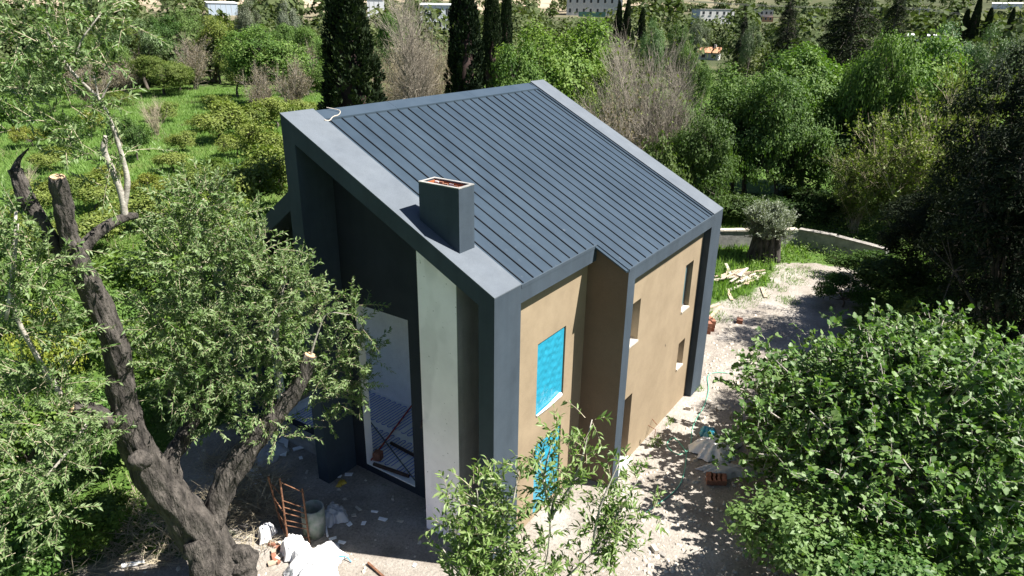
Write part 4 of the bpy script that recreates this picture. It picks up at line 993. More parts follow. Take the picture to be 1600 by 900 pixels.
# ------------------------------------------------------------------ the old leaning tree in the left foreground
def limb(mb, rows, seg=14, sub=5, wob=0.10, seed=1, cap=True):
    """rows: (x, y, z, radius) joints of one limb"""
    rs = random.Random(seed)
    pts = spline(rows, sub)
    rad = [max(p[3], 0.004) for p in pts]
    b = len(mb.v)
    mb.tube([p[:3] for p in pts], rad, seg, cap)
    # gnarled outline: low-frequency lumps along and round the limb
    ph = [rs.uniform(0, 6.28) for _ in range(6)]
    for i in range(len(pts)):
        c = Vector(pts[i][:3])
        for k in range(seg):
            v = Vector(mb.v[b + i * seg + k]); a = 6.283 * k / seg
            s = 1 + wob * (math.sin(2 * a + ph[0] + i * .35) * .45 + math.sin(3 * a + ph[1] - i * .6) * .4 + math.sin(i * 1.1 + ph[2]) * .3 + math.sin(5 * a + i * .9 + ph[3]) * .3) + rs.uniform(-.25, .25) * wob + (.045 * math.sin(9 * a + ph[4] + .25 * i) + .035 * math.sin(14 * a + ph[5] - .2 * i) if seg > 20 else 0)
            mb.v[b + i * seg + k] = tuple(c + (v - c) * s)
    return pts
old = empty('old_leaning_tree', (-3.3, 4.66, -0.25), 0, 'old leaning tree with thick dark trunk and sawn limbs at left foreground', 'tree')
OLD_INV = old.matrix_basis.inverted()
def under(o, root):
    o.parent = root
    o.matrix_parent_inverse = Matrix.Translation(-root.location)
    return o
LIMBS = [[(-3.43, 4.4, -0.39, 0.478), (-3.59, 4.49, 0.78, 0.422), (-3.92, 4.54, 1.84, 0.354), (-4.29, 4.6, 2.92, 0.29), (-4.48, 4.58, 3.92, 0.245), (-4.5, 4.48, 4.85, 0.199), (-4.51, 4.37, 5.72, 0.187), (-4.66, 4.33, 6.51, 0.175), (-4.8, 4.28, 7.09, 0.155), (-4.82, 4.29, 7.3, 0.144)], [(-4.79, 4.28, 7.09, 0.145), (-4.85, 4.3, 7.54, 0.133), (-4.87, 4.2, 7.97, 0.121), (-4.9, 4.1, 8.49, 0.109)], [(-4.84, 4.3, 7.15, 0.116), (-4.6, 4.3, 7.41, 0.092), (-4.29, 4.27, 7.6, 0.084), (-4.01, 4.25, 7.67, 0.07), (-3.82, 4.27, 7.65, 0.051)], [(-4.01, 4.25, 7.67, 0.055), (-4.0, 4.25, 8.02, 0.05), (-4.05, 4.27, 8.4, 0.049), (-4.1, 4.3, 8.73, 0.048), (-4.04, 4.27, 8.94, 0.038)], [(-4.02, 4.26, 7.77, 0.045), (-3.9, 4.2, 8.21, 0.045), (-3.9, 4.2, 8.56, 0.039), (-3.92, 4.21, 8.83, 0.034), (-3.97, 4.23, 9.19, 0.03), (-4.04, 4.27, 9.47, 0.028), (-4.23, 4.25, 9.71, 0.024), (-4.35, 4.3, 9.92, 0.021), (-4.46, 4.35, 10.22, 0.017), (-4.51, 4.38, 10.47, 0.011)], [(-4.34, 4.3, 9.91, 0.015), (-4.22, 4.24, 10.14, 0.014), (-4.12, 4.2, 10.33, 0.012), (-3.87, 4.07, 10.65, 0.008)], [(-4.04, 4.27, 9.47, 0.015), (-4.05, 4.27, 9.8, 0.009)], [(-4.02, 4.26, 9.45, 0.015), (-3.83, 4.16, 9.8, 0.009)], [(-4.79, 4.27, 7.02, 0.126), (-4.95, 4.45, 7.3, 0.115), (-5.06, 4.6, 7.8, 0.108), (-5.13, 4.73, 8.22, 0.102), (-5.12, 4.83, 8.54, 0.092)], [(-5.13, 4.84, 8.51, 0.065), (-5.05, 4.81, 8.68, 0.032), (-4.91, 4.75, 8.83, 0.007)], [(-4.46, 4.57, 3.75, 0.202), (-4.71, 4.57, 4.15, 0.158), (-5.03, 4.59, 4.54, 0.147), (-5.3, 4.58, 4.75, 0.133)], [(-3.99, 4.58, 2.32, 0.216), (-3.89, 4.64, 2.85, 0.167), (-3.58, 4.71, 3.1, 0.151), (-3.22, 4.75, 3.47, 0.135), (-2.82, 4.64, 4.16, 0.11), (-2.52, 4.58, 5.01, 0.073)], [(-3.56, 4.48, 1.0, 0.28), (-3.21, 4.4, 1.7, 0.241), (-2.87, 4.21, 2.34, 0.24), (-2.45, 3.95, 2.9, 0.202), (-2.02, 3.66, 3.46, 0.164), (-1.71, 3.43, 3.95, 0.144), (-1.53, 3.29, 4.51, 0.124)], [(-1.54, 3.3, 4.44, 0.025), (-1.39, 3.18, 4.96, 0.017), (-1.22, 3.04, 5.34, 0.012), (-0.93, 2.78, 5.28, 0.006)], [(-2.05, 3.67, 3.41, 0.043), (-1.95, 3.72, 4.75, 0.037), (-1.59, 3.71, 6.09, 0.024)], [(-2.84, 4.65, 4.02, 0.049), (-2.69, 4.68, 5.57, 0.04), (-2.64, 4.65, 6.81, 0.03), (-2.42, 4.63, 7.59, 0.016)], [(-5.29, 4.58, 4.71, 0.051), (-5.55, 4.56, 5.75, 0.039), (-5.69, 4.5, 6.76, 0.031), (-5.4, 4.4, 8.05, 0.018)], [(-5.88, 4.35, 6.57, 0.027), (-5.65, 4.28, 7.29, 0.023), (-5.48, 4.22, 7.92, 0.014)], [(-4.94, 4.55, 4.54, 0.032), (-5.51, 4.34, 4.2, 0.024), (-6.08, 4.31, 3.83, 0.016)]]
tm = MB(); paths = []
for k, rows in enumerate(LIMBS):
    if 3 <= k <= 7 or k >= 13:
        pm = MB(); limb(pm, rows, 8, 5, 0.06, 70 + k)
        under(pm.build('branch', 'bark_pale', None, True), old)
        continue
    big = rows[0][3] > 0.12
    paths.append(limb(tm, rows, 44 if big else 12, 9 if big else 4, 0.13 if big else 0.07, 70 + k))
under(tm.build('trunk', 'bark_old', None, True), old)
# pale cut faces of the sawn limbs
for (p, q, r) in [((-4.9, 4.1, 8.49), (-4.87, 4.2, 7.97), 0.109), ((-1.53, 3.29, 4.51), (-1.71, 3.43, 3.95), 0.124), ((-5.3, 4.58, 4.75), (-5.03, 4.59, 4.54), 0.133)]:
    p = Vector(p); q = Vector(q); d = (p - q).normalized()
    under(MB().tube([p - d * 0.01, p + d * 0.012], [r * 0.88, r * 0.85], 14).build('sawn_face', 'cut_wood'), old)
# burl and stump sprouting at the foot
for k, row in enumerate([[(-3.23, 4.13, -0.34, 0.292), (-3.12, 4.06, 0.02, 0.264), (-3.13, 4.07, 0.36, 0.222), (-3.19, 4.1, 0.6, 0.104)], [(-3.9, 4.2, 0.36, 0.201), (-3.9, 4.2, 0.85, 0.223), (-3.98, 4.24, 1.23, 0.147)], [(-4.52, 4.27, 3.47, 0.156), (-4.66, 4.11, 3.53, 0.164), (-4.75, 4.04, 3.5, 0.087)]]):
    bm_ = MB()
    limb(bm_, row, 14, 6, 0.34, 90 + k)
    under(bm_.build('burl', 'bark_old', None, True), old)
def shoots(clusters, rng, leaf_len, leaf_w, leaf_shape, leaf_mat, per_m, up, droop, twig_mat, twig_r, lenr=(.5, 1.1)):
    """leafy shoots filling a list of clusters (x, y, z, radius, count): twigs that rise, then droop, leaves all along"""
    TV = []; LP = []; LD = []; LN = []; LR = []
    for (x, y, z, rad, cnt) in clusters:
        cnt = int(cnt)
        o = rdir(rng, cnt)
        P0 = np.array([x, y, z]) + o * (rad * rng.random(cnt) ** .45)[:, None] * np.array([1, 1, .85])
        d0 = unit(o * .8 + rdir(rng, cnt) * .7 + np.array([0, 0, up]))
        L = rng.uniform(lenr[0], lenr[1], cnt)
        dr = rng.uniform(.3, 1.3, cnt) * droop
        tone = rng.normal(.5, .18, cnt)
        segs = 5
        def at(t):
            return P0 + d0 * (L * t)[:, None] + np.stack([np.zeros(cnt), np.zeros(cnt), -dr * L * t * t], 1)
        A = unit(np.cross(d0, rdir(rng, cnt))); B = np.cross(d0, A)
        rings = []
        for i in range(segs):
            t = i / (segs - 1); c = at(np.full(cnt, t)); rr = twig_r * (1 - .7 * t)
            for k in range(3):
                a = 2.094 * k
                rings.append(c + (A * math.cos(a) + B * math.sin(a)) * rr)
        TV.append(np.stack(rings, 1))
        m = int(per_m)
        for j in range(m):
            t = (j + rng.random(cnt)) / m * .95 + .05
            c = at(t); dt = unit(at(np.minimum(t + .05, 1.1)) - c)
            sd = unit(np.cross(dt, rdir(rng, cnt)))
            LP.append(c); LD.append(unit(dt * .75 + sd * .8 + np.array([0, 0, -.25 * droop]))); LN.append(unit(rdir(rng, cnt) * .7 + np.array([.15, -.2, .8])))
            LR.append(np.clip(tone + rng.normal(0, .17, cnt), 0, 1))
    TV = np.concatenate(TV); n = len(TV)
    F = []
    for i in range(segs - 1):
        for k in range(3):
            k2 = (k + 1) % 3
            F.append((i * 3 + k, i * 3 + k2, (i + 1) * 3 + k2, (i + 1) * 3 + k))
    F = (np.array(F)[None] + (np.arange(n) * segs * 3)[:, None, None]).reshape(-1, 4)
    tw = np_mesh('twigs', TV.reshape(-1, 3), F, twig_mat, None, True)
    LP = np.concatenate(LP); L = leaf_len * rng.uniform(.6, 1.25, len(LP))
    return tw, LP, np.concatenate(LD), np.concatenate(LN), L, L * leaf_w, np.concatenate(LR)
rng = np.random.default_rng(77)
CL = [(-3.13, 4.35, 7.31, 0.35, 24), (-2.87, 4.3, 7.51, 0.5, 48), (-2.63, 4.22, 7.81, 0.3, 21), (-2.36, 4.1, 7.26, 0.45, 45), (-1.99, 3.94, 6.59, 0.5, 51), (-3.13, 4.37, 6.76, 0.65, 87), (-2.57, 4.19, 6.4, 0.65, 90), (-1.96, 3.92, 5.9, 0.55, 69), (-1.52, 3.63, 5.95, 0.4, 42), (-3.59, 4.52, 5.86, 0.45, 42), (-3.12, 4.4, 5.67, 0.65, 87), (-2.5, 4.14, 5.38, 0.65, 87), (-1.87, 3.8, 5.11, 0.55, 72), (-1.34, 3.49, 5.27, 0.4, 39), (-1.1, 3.3, 5.39, 0.25, 18), (-0.7, 2.96, 5.32, 0.2, 12), (-0.62, 2.88, 4.89, 0.22, 15), (-0.55, 2.82, 4.31, 0.25, 18), (-0.72, 2.98, 3.75, 0.3, 27), (-1.03, 3.24, 4.24, 0.35, 36), (-0.98, 3.2, 3.35, 0.3, 24), (-1.27, 3.4, 3.71, 0.35, 33), (-3.08, 4.34, 4.57, 0.6, 72), (-2.37, 4.06, 4.28, 0.55, 66), (-3.65, 4.52, 4.96, 0.55, 63), (-1.84, 3.79, 4.28, 0.4, 39), (-2.33, 4.08, 3.4, 0.35, 33), (-2.98, 4.32, 3.64, 0.45, 42), (-3.47, 4.47, 4.1, 0.4, 36), (-2.13, 3.87, 2.78, 0.25, 15), (-1.17, 3.36, 2.77, 0.15, 9), (-5.47, 4.43, 7.88, 0.4, 26), (-5.3, 4.47, 7.44, 0.5, 37), (-5.63, 4.48, 7.05, 0.5, 37), (-5.26, 4.46, 6.83, 0.45, 31), (-5.7, 4.5, 6.36, 0.55, 40), (-5.19, 4.54, 6.16, 0.4, 22), (-5.65, 4.49, 5.6, 0.5, 32), (-6.04, 4.51, 5.0, 0.55, 44), (-5.57, 4.46, 4.78, 0.5, 38), (-6.11, 4.42, 4.27, 0.55, 44), (-5.59, 4.36, 3.99, 0.45, 34), (-6.36, 4.39, 3.61, 0.45, 31), (-5.92, 4.26, 3.38, 0.35, 18), (-5.19, 4.43, 4.11, 0.35, 22), (-6.57, 4.23, 2.98, 0.3, 12), (-4.56, 4.4, 10.56, 0.5, 14), (-4.25, 4.26, 10.61, 0.5, 15), (-3.94, 4.11, 10.61, 0.5, 14), (-4.84, 4.51, 10.15, 0.5, 13), (-4.54, 4.39, 10.11, 0.5, 16), (-4.22, 4.24, 10.14, 0.45, 13), (-3.93, 4.1, 10.23, 0.4, 9), (-4.9, 4.54, 9.65, 0.5, 13), (-4.6, 4.41, 9.59, 0.5, 15), (-4.29, 4.28, 9.54, 0.4, 9), (-4.83, 4.51, 9.12, 0.45, 10), (-4.48, 4.36, 9.05, 0.4, 9), (-4.2, 4.34, 8.73, 0.25, 7), (-3.98, 4.24, 8.67, 0.3, 9), (-4.85, 4.51, 10.48, 0.4, 9), (-3.61, 3.94, 10.66, 0.35, 4), (-4.6, 4.41, 9.2, 0.5, 9), (-4.09, 4.29, 8.19, 0.2, 6)]
tw, LP, LD, LN, LL, LW, LR = shoots(CL, rng, .095, .33, 'kite', 'leaf_almond', 27, .6, .2, 'twig_straw', .006, (.3, .75))
under(tag(link(bpy.data.objects.new('twigs', tw)), kind='stuff'), old)
under(tag(link(bpy.data.objects.new('foliage', leaf_mesh('foliage', LP, LD, LN, LL, LW, 'kite', 'leaf_almond', rng, LR))), kind='stuff'), old)

def big_leaves(root, P, Dd, Nn, L, Wd, sel, shape, mat, rng):
    """the leaves one can pick out singly: one object each, sharing one mesh"""
    T, F = LEAF[shape]
    me = np_mesh('leaf', T, np.array(F), mat, np.full(len(T), .3))
    for i in sel:
        d = Vector(unit(Dd[i])); n = Vector(Nn[i]); s = d.cross(n).normalized(); q = s.cross(d)
        M = Matrix(((s.x * Wd[i], d.x * L[i], q.x * L[i], P[i][0]), (s.y * Wd[i], d.y * L[i], q.y * L[i], P[i][1]), (s.z * Wd[i], d.z * L[i], q.z * L[i], P[i][2]), (0, 0, 0, 1)))
        o = bpy.data.objects.new('leaf', me); COL.objects.link(o)
        o.parent = root
        o.matrix_parent_inverse = Matrix.Translation(-root.location)
        o.matrix_basis = M
CAMP = np.array(cam_ob.matrix_world.translation)

# ------------------------------------------------------------------ young tree in front of the near corner
sp = empty('young_tree', (-1.88, -1.77, -0.25), 0, 'young slender-leaved tree in front of the near house corner', 'tree')
sm = MB(); SB = np.array(sp.location)
STEMS = [((-3.37, -2.92, 3.27), (-3.78, -2.33, 3.87), 3), ((-3.37, -2.92, 3.27), (-3.05, -3.07, 4.81), 5), ((-3.37, -2.92, 3.27), (-2.68, -3.56, 4.18), 5), ((-3.37, -2.92, 3.27), (-3.56, -2.63, 4.65), 5), ((-3.05, -3.07, 4.71), (-2.78, -2.94, 5.85), 6), ((-3.05, -3.07, 4.71), (-2.48, -3.29, 5.98), 6), ((-3.05, -3.07, 4.71), (-2.71, -3.27, 5.24), 4), ((-3.05, -3.07, 4.71), (-3.05, -2.87, 5.56), 4), ((-2.7, -3.52, 4.12), (-2.32, -3.64, 5.41), 5), ((-2.7, -3.52, 4.12), (-2.03, -3.82, 5.06), 4), ((-2.7, -3.52, 4.12), (-1.95, -4.04, 4.53), 5), ((-2.7, -3.52, 4.12), (-2.26, -3.78, 4.62), 4), ((-2.7, -3.52, 4.12), (-2.47, -3.55, 4.75), 4), ((-2.7, -3.52, 4.12), (-2.27, -4.03, 4.01), 4), ((-2.7, -3.52, 4.12), (-2.57, -3.81, 3.9), 4), ((-3.56, -2.63, 4.45), (-4.05, -2.31, 5.34), 5), ((-3.56, -2.63, 4.45), (-3.8, -2.46, 5.37), 5), ((-3.56, -2.63, 4.45), (-3.59, -2.59, 5.48), 5), ((-3.56, -2.63, 4.45), (-3.34, -2.77, 5.57), 5), ((-3.56, -2.63, 4.45), (-4.18, -2.31, 4.93), 4), ((-3.56, -2.63, 4.45), (-3.6, -2.75, 5.03), 4), ((-3.56, -2.63, 4.45), (-3.86, -2.55, 4.63), 5), ((-3.73, -2.56, 3.7), (-4.26, -2.37, 4.54), 4), ((-3.73, -2.56, 3.7), (-4.14, -2.52, 4.62), 4), ((-3.73, -2.56, 3.7), (-3.85, -2.74, 4.21), 4), ((-3.73, -2.56, 3.7), (-4.32, -2.3, 4.29), 3), ((-3.73, -2.56, 3.7), (-3.42, -3.03, 4.24), 5), ((-3.73, -2.56, 3.7), (-3.16, -3.27, 3.96), 4), ((-3.77, -2.59, 3.8), (-4.2, -2.29, 5.22), 4), ((-3.77, -2.59, 3.8), (-4.08, -2.43, 5.02), 4), ((-3.77, -2.59, 3.8), (-4.33, -2.28, 4.84), 4), ((-3.77, -2.59, 3.8), (-3.93, -2.46, 5.12), 4), ((-3.77, -2.59, 3.8), (-3.9, -2.67, 4.42), 4), ((-3.77, -2.59, 3.8), (-4.19, -2.45, 4.28), 4), ((-3.77, -2.59, 3.8), (-3.55, -2.82, 4.33), 4), ((-3.77, -2.59, 3.8), (-3.19, -3.02, 4.38), 4)]
ends = []
rs = random.Random(8)
top0 = np.array(STEMS[0][0])
limb(sm, [(SB[0], SB[1], SB[2] - .1, .07), tuple(SB * .5 + top0 * .5 + np.array([.05, -.05, 0])) + (.055,), tuple(top0) + (.045,)], 8, 5, .05, 3)
SCL = []
for k, (a, b, n) in enumerate(STEMS):
    a = np.array(a); b = np.array(b); m_ = a * .5 + b * .5 + np.array([rs.uniform(-.12, .12), rs.uniform(-.12, .12), rs.uniform(.0, .12)])
    pts = limb(sm, [tuple(a) + (.022,), tuple(m_) + (.015,), tuple(b) + (.006,)], 6, 5, .05, 20 + k)
    for t in range(n):
        p = pts[int(len(pts) * (.25 + .75 * (t + .5) / n)) if n > 1 else -1][:3]
        SCL.append((p[0], p[1], p[2], .12, 4))
under(sm.build('trunk', 'bark_pale', None, True), sp)
tw, LP, LD, LN, LL, LW, LR = shoots(SCL, rng, .11, .33, 'lance', 'leaf_sapling', 9, 1.0, .25, 'twig_straw', .005, (.16, .40))
under(tag(link(bpy.data.objects.new('twigs', tw)), kind='stuff'), sp)
dist = np.linalg.norm(LP - CAMP, axis=1) - LL * 6
order = np.argsort(dist); sel = order[:300]; rest = order[300:]
big_leaves(sp, LP, LD, LN, LL, LW, sel, 'lance', 'leaf_sapling', rng)
under(tag(link(bpy.data.objects.new('foliage', leaf_mesh('foliage', LP[rest], LD[rest], LN[rest], LL[rest], LW[rest], 'lance', 'leaf_sapling', rng, LR[rest]))), kind='stuff'), sp)

# ------------------------------------------------------------------ fig tree, lower right
FB = np.array((7.88, -6.49, -0.25))
fig = empty('fig_tree', tuple(FB), 0, 'big dense fig tree with lobed dark green leaves in the lower right', 'tree')
rng = np.random.default_rng(99); rs = random.Random(99)
fm = MB()
FCL = []
FR = np.array([4.1, 4.1, 4.1])
nb = 76
for k in range(nb):
    a = k * 2.39996; el = math.asin(min(1, .05 + .97 * ((k + .5) / nb)))
    u = np.array([math.cos(a) * math.cos(el), math.sin(a) * math.cos(el), math.sin(el)])
    tip = FB + np.array([0, 0, .55]) + u * FR * rs.uniform(.72, 1.14)
    mid = FB + np.array([0, 0, .5]) + u * FR * .5 + rng.normal(0, .22, 3)
    pts = limb(fm, [tuple(FB + rng.normal(0, .15, 3) * np.array([1, 1, 0])) + (.10,), tuple(mid) + (.045,), tuple(tip) + (.012,)], 6, 5, .06, 200 + k)
    for s in (.62, .76, .88, .97):
        p = np.array(pts[int((len(pts) - 1) * s)][:3])
        for j in range(9):
            q = p + rng.normal(0, .38, 3)
            FCL.append((q[0], q[1], max(q[2], GZ + .25), .12, 3))
under(fm.build('trunk', 'bark_pale', None, True), fig)
tw, LP, LD, LN, LL, LW, LR = shoots(FCL, rng, .135, .95, 'fig', 'leaf_fig', 6, .7, .15, 'bark_pale', .010, (.18, .55))
LN = unit(LN + np.array([0.05, -.1, .5]))
keep = (LP[:, 2] > GZ + .1) & (np.linalg.norm((LP - FB - np.array([0, 0, .5])) / FR, axis=1) > .62)
LP, LD, LN, LL, LW, LR = (a_[keep] for a_ in (LP, LD, LN, LL, LW, LR))
under(tag(link(bpy.data.objects.new('twigs', tw)), kind='stuff'), fig)
out = ((LP - FB) / FR); score = np.linalg.norm(LP - CAMP, axis=1) - 1.2 * np.linalg.norm(out, axis=1) - LL * 8
order = np.argsort(score); sel = order[:300]; rest = order[300:]
big_leaves(fig, LP, LD, LN, LL, LW, sel, 'fig', 'leaf_fig', rng)
under(tag(link(bpy.data.objects.new('foliage', leaf_mesh('foliage', LP[rest], LD[rest], LN[rest], LL[rest], LW[rest], 'fig', 'leaf_fig', rng, LR[rest]))), kind='stuff'), fig)

# ------------------------------------------------------------------ pollarded olive by the path
OB = np.array((24.05, 1.09, -0.25))
ol = empty('pollarded_olive', tuple(OB), 0, 'pollarded olive with massive fluted trunk and silvery tuft of shoots', 'tree')
om = MB()
for k in range(11):
    a = k * 6.283 / 11; r0 = .50 + .10 * math.sin(3 * a)
    x, y = math.cos(a) * r0, math.sin(a) * r0
    limb(om, [(OB[0] + x * 1.12, OB[1] + y * 1.12, GZ - .1, .24), (OB[0] + x * .95, OB[1] + y * .95, GZ + .8, .20), (OB[0] + x * 1.0, OB[1] + y * 1.0, GZ + 1.35 + .2 * math.sin(k * 2.1), .13)], 9, 4, .16, 300 + k)
limb(om, [(OB[0], OB[1], GZ - .1, .5), (OB[0], OB[1], GZ + .8, .45), (OB[0], OB[1], GZ + 1.3, .35)], 12, 4, .1, 320)
under(om.build('trunk', 'bark_old', None, True), ol)
OCL = []
for k in range(70):
    a = rs.uniform(0, 6.283); r = .95 * rs.random() ** .6
    OCL.append((OB[0] + math.cos(a) * r, OB[1] + math.sin(a) * r, GZ + 1.05 + rs.uniform(0, 1.55) * (1.1 - .45 * r), .2, 17))
tw, LP, LD, LN, LL, LW, LR = shoots(OCL, rng, .12, .30, 'kite', 'leaf_olive', 17, 1.5, .1, 'bark', .006, (.3, .62))
under(tag(link(bpy.data.objects.new('twigs', tw)), kind='stuff'), ol)
under(tag(link(bpy.data.objects.new('foliage', leaf_mesh('foliage', LP, LD, LN, LL, LW, 'kite', 'leaf_olive', rng, LR))), kind='stuff'), ol)

# ------------------------------------------------------------------ grass, undergrowth, dry twigs, far wood
rng = np.random.default_rng(5)
CG = CAMP[:2]
FWD = np.array([-cam_ob.matrix_world[0][2], -cam_ob.matrix_world[1][2]]); FAZ = math.atan2(FWD[1], FWD[0])
def polar(n, a0, a1, r0, r1):
    """points on the ground in a sector seen from the yard, azimuths in degrees counter-clockwise of the valley axis"""
    a = FAZ + np.radians(rng.uniform(a0, a1, n)); r = np.sqrt(rng.uniform(r0 * r0, r1 * r1, n))
    return CG[0] + np.cos(a) * r, CG[1] + np.sin(a) * r
def in_house(x, y, m=.1):
    return (x > -m) & (x < W + m) & (y > -PR - m) & (y < 8.9 + m)
def blades(name, x, y, hmin, hmax, wid, mat, label, lean=.35, dz=0.0):
    n = len(x)
    P = np.stack([x, y, ground_h(x, y) - .03 + dz], 1)
    d = unit(np.stack([rng.normal(0, lean, n), rng.normal(0, lean, n), np.ones(n)], 1))
    h = rng.uniform(hmin, hmax, n)
    tone = np.clip(.5 + .35 * wav(x * .21, y * .21) + rng.normal(0, .2, n), 0, 1)
    me = leaf_mesh(name, P, d, rdir(rng, n) * np.array([1, 1, .2]), h, wid * rng.uniform(.6, 1.3, n), 'blade', mat, rng, tone)
    return tag(link(bpy.data.objects.new(name, me)), label, 'grass', kind='stuff')
x1, y1 = polar(120000, 6, 42, 34, 112)
x2, y2 = polar(26000, -24, 0, 24, 42)
x = np.concatenate([x1, x2]); y = np.concatenate([y1, y2])
k = (dirt_at(x, y) < .35) & ~in_house(x, y, .4)
x, y = x[k], y[k]
# blades grow in tufts
x = x + .22 * np.sin(y * 9.1 + x * 3); y = y + .22 * np.sin(x * 8.3 - y * 2)
blades('meadow_grass', x, y, .16, .46, .075, 'grass_blade', 'bright green meadow grass left of the house and round the olive')
xd, yd = polar(34000, 6, 42, 34, 112)
k = (wav(xd * .16 + 2, yd * .19) + wav(xd * .5, yd * .45) * .6 > .42) & ~in_house(xd, yd, .4)
blades('dry_grass', xd[k], yd[k], .2, .5, .06, 'leaf_dry', 'straw-coloured dry grass patches in the meadow')
x, y = polar(52000, 8, 42, 9.5, 40)
k = (dirt_at(x, y) < .4) & ~in_house(x, y, .4)
x, y = x[k], y[k]
n = len(x)
P = np.stack([x, y, GZ + rng.random(n) ** 1.6 * .55 * (0.6 + .6 * wav(x * .8, y * .8))], 1); P[:, 2] = np.maximum(P[:, 2], GZ + .02)
L = rng.uniform(.06, .15, n)
me = leaf_mesh('undergrowth', P, rdir(rng, n), unit(rdir(rng, n) * .6 + np.array([0, 0, .8])), L, L * .5, 'kite', 'leaf_green', rng, np.clip(.45 + .3 * wav(x, y) + rng.normal(0, .15, n), 0, 1))
tag(link(bpy.data.objects.new('undergrowth', me)), 'low leafy weeds under the bushes left of the house', 'weeds', kind='stuff')
x, y = polar(30000, -42, -20, 14, 44)
k = (dirt_at(x, y) < .4)
x, y = x[k], y[k]; n = len(x)
P = np.stack([x, y, GZ + rng.random(n) ** 1.6 * .6], 1)
L = rng.uniform(.07, .16, n)
me = leaf_mesh('undergrowth', P, rdir(rng, n), unit(rdir(rng, n) * .6 + np.array([0, 0, .8])), L, L * .5, 'kite', 'leaf_green', rng, rng.random(n) * .7)
tag(link(bpy.data.objects.new('undergrowth', me)), 'low leafy weeds round the fig and under the right-hand trees', 'weeds', kind='stuff')
def brush(name, spots, label, mat='twig_straw'):
    PP = []; DD = []; LLn = []
    for (bx, by, rad, hh, n) in spots:
        a = rng.uniform(0, 6.283, n); r = rad * rng.random(n) ** .5
        PP.append(np.stack([bx + np.cos(a) * r, by + np.sin(a) * r, GZ + rng.random(n) ** 1.5 * hh * (1.15 - r / rad)], 1))
        d = rdir(rng, n); d[:, 2] = np.abs(d[:, 2]) * .55 - .05
        DD.append(unit(d)); LLn.append(rng.uniform(.2, .75, n))
    P = np.concatenate(PP); L = np.concatenate(LLn); n = len(P)
    V, F = prism_twigs(P, np.concatenate(DD), L, rng.uniform(.004, .012, n), L * rng.uniform(.05, .35, n), rng)
    V[:, 2] = np.maximum(V[:, 2], GZ + .005)
    tag(link(bpy.data.objects.new(name, np_mesh(name, V, F, mat))), label, 'twigs', kind='stuff')
brush('dry_brushwood', [(-3.7, 6.63, 0.9, 0.45, 330), (-3.06, 6.07, 0.7, 0.4, 200), (-1.43, 6.24, 0.8, 0.95, 700), (-1.49, 5.32, 0.5, 0.7, 300), (-2.01, 6.05, 0.5, 0.7, 260), (-1.09, 7.74, 0.6, 0.4, 160), (-2.82, 7.2, 0.6, 0.4, 140), (-3.42, 8.05, 0.6, 0.35, 120), (-4.58, 7.2, 0.7, 0.2, 80), (-2.45, 4.85, 0.5, 0.3, 100)], 'tangled dry brushwood round the foot of the old tree')
# far wood: one mass of small trees climbing the valley side
CLEAR = [((351.9, 116.6), (266.7, 87.5), 14.04), ((161.9, 52.8), (76.9, 23.3), 5.76), ((397.2, 209.1), (317.7, 166.9), 23.279999999999998), ((386.4, 103.5), (299.7, 79.4), 8.46), ((378.9, 78.4), (291.0, 59.1), 6.24), ((195.9, 290.5), (144.8, 216.4), 10.62), ((245.1, 243.9), (181.0, 180.8), 7.74), ((202.3, 171.3), (133.4, 113.4), 9.84), ((264.5, 16.8), (174.8, 9.1), 9.24), ((515.4, 0.4), (425.4, -0.8), 12.0)]
def far_wood():
    n = 2300
    a = FAZ + np.radians(rng.uniform(-46, 46, n)); r = 118 + 640 * rng.random(n) ** 1.5
    x = CG[0] + np.cos(a) * r; y = CG[1] + np.sin(a) * r
    ok = np.ones(n, bool)
    for (p, q, rad) in CLEAR:
        ok &= sdf_seg(x, y, p, q, rad) > 0
    x, y, r = x[ok], y[ok], r[ok]; n = len(x)
    size = rng.uniform(2.2, 4.2, n) + 4.5 * rng.random(n) ** 4; hh = size * rng.uniform(.7, 1.3, n)
    tone = np.clip(rng.normal(.42, .28, n), 0, 1)
    m = np.where(r < 230, 300, 80)
    i = np.repeat(np.arange(n), m); q = len(i)
    # each crown: five lobes of leaf clumps
    lobes = rdir(rng, n * 5).reshape(n, 5, 3) * .55; lobes[:, :, 2] = np.abs(lobes[:, :, 2]) * .8 - .1
    u = lobes[i, rng.integers(0, 5, q)] + rdir(rng, q) * (.5 * rng.random(q) ** .35)[:, None]
    P = np.stack([x[i], y[i], ground_h(x, y)[i] + hh[i] * .75], 1) + u * np.stack([size[i], size[i], hh[i] * .85], 1)
    nn = unit(u + rdir(rng, q) * .5 + np.array([0, 0, .3])); d = unit(np.cross(nn, rdir(rng, q)))
    L = size[i] * np.where(r[i] < 230, .155, .38) * rng.uniform(.6, 1.2, q)
    me = leaf_mesh('far_wood', P, d, nn, L, L * .8, 'kite', 'leaf_far', rng, np.clip(tone[i] + rng.normal(0, .12, q), 0, 1))
    tag(link(bpy.data.objects.new('far_wood', me)), 'far-off olive groves and scrub on the valley side', 'wood', kind='stuff')
far_wood()

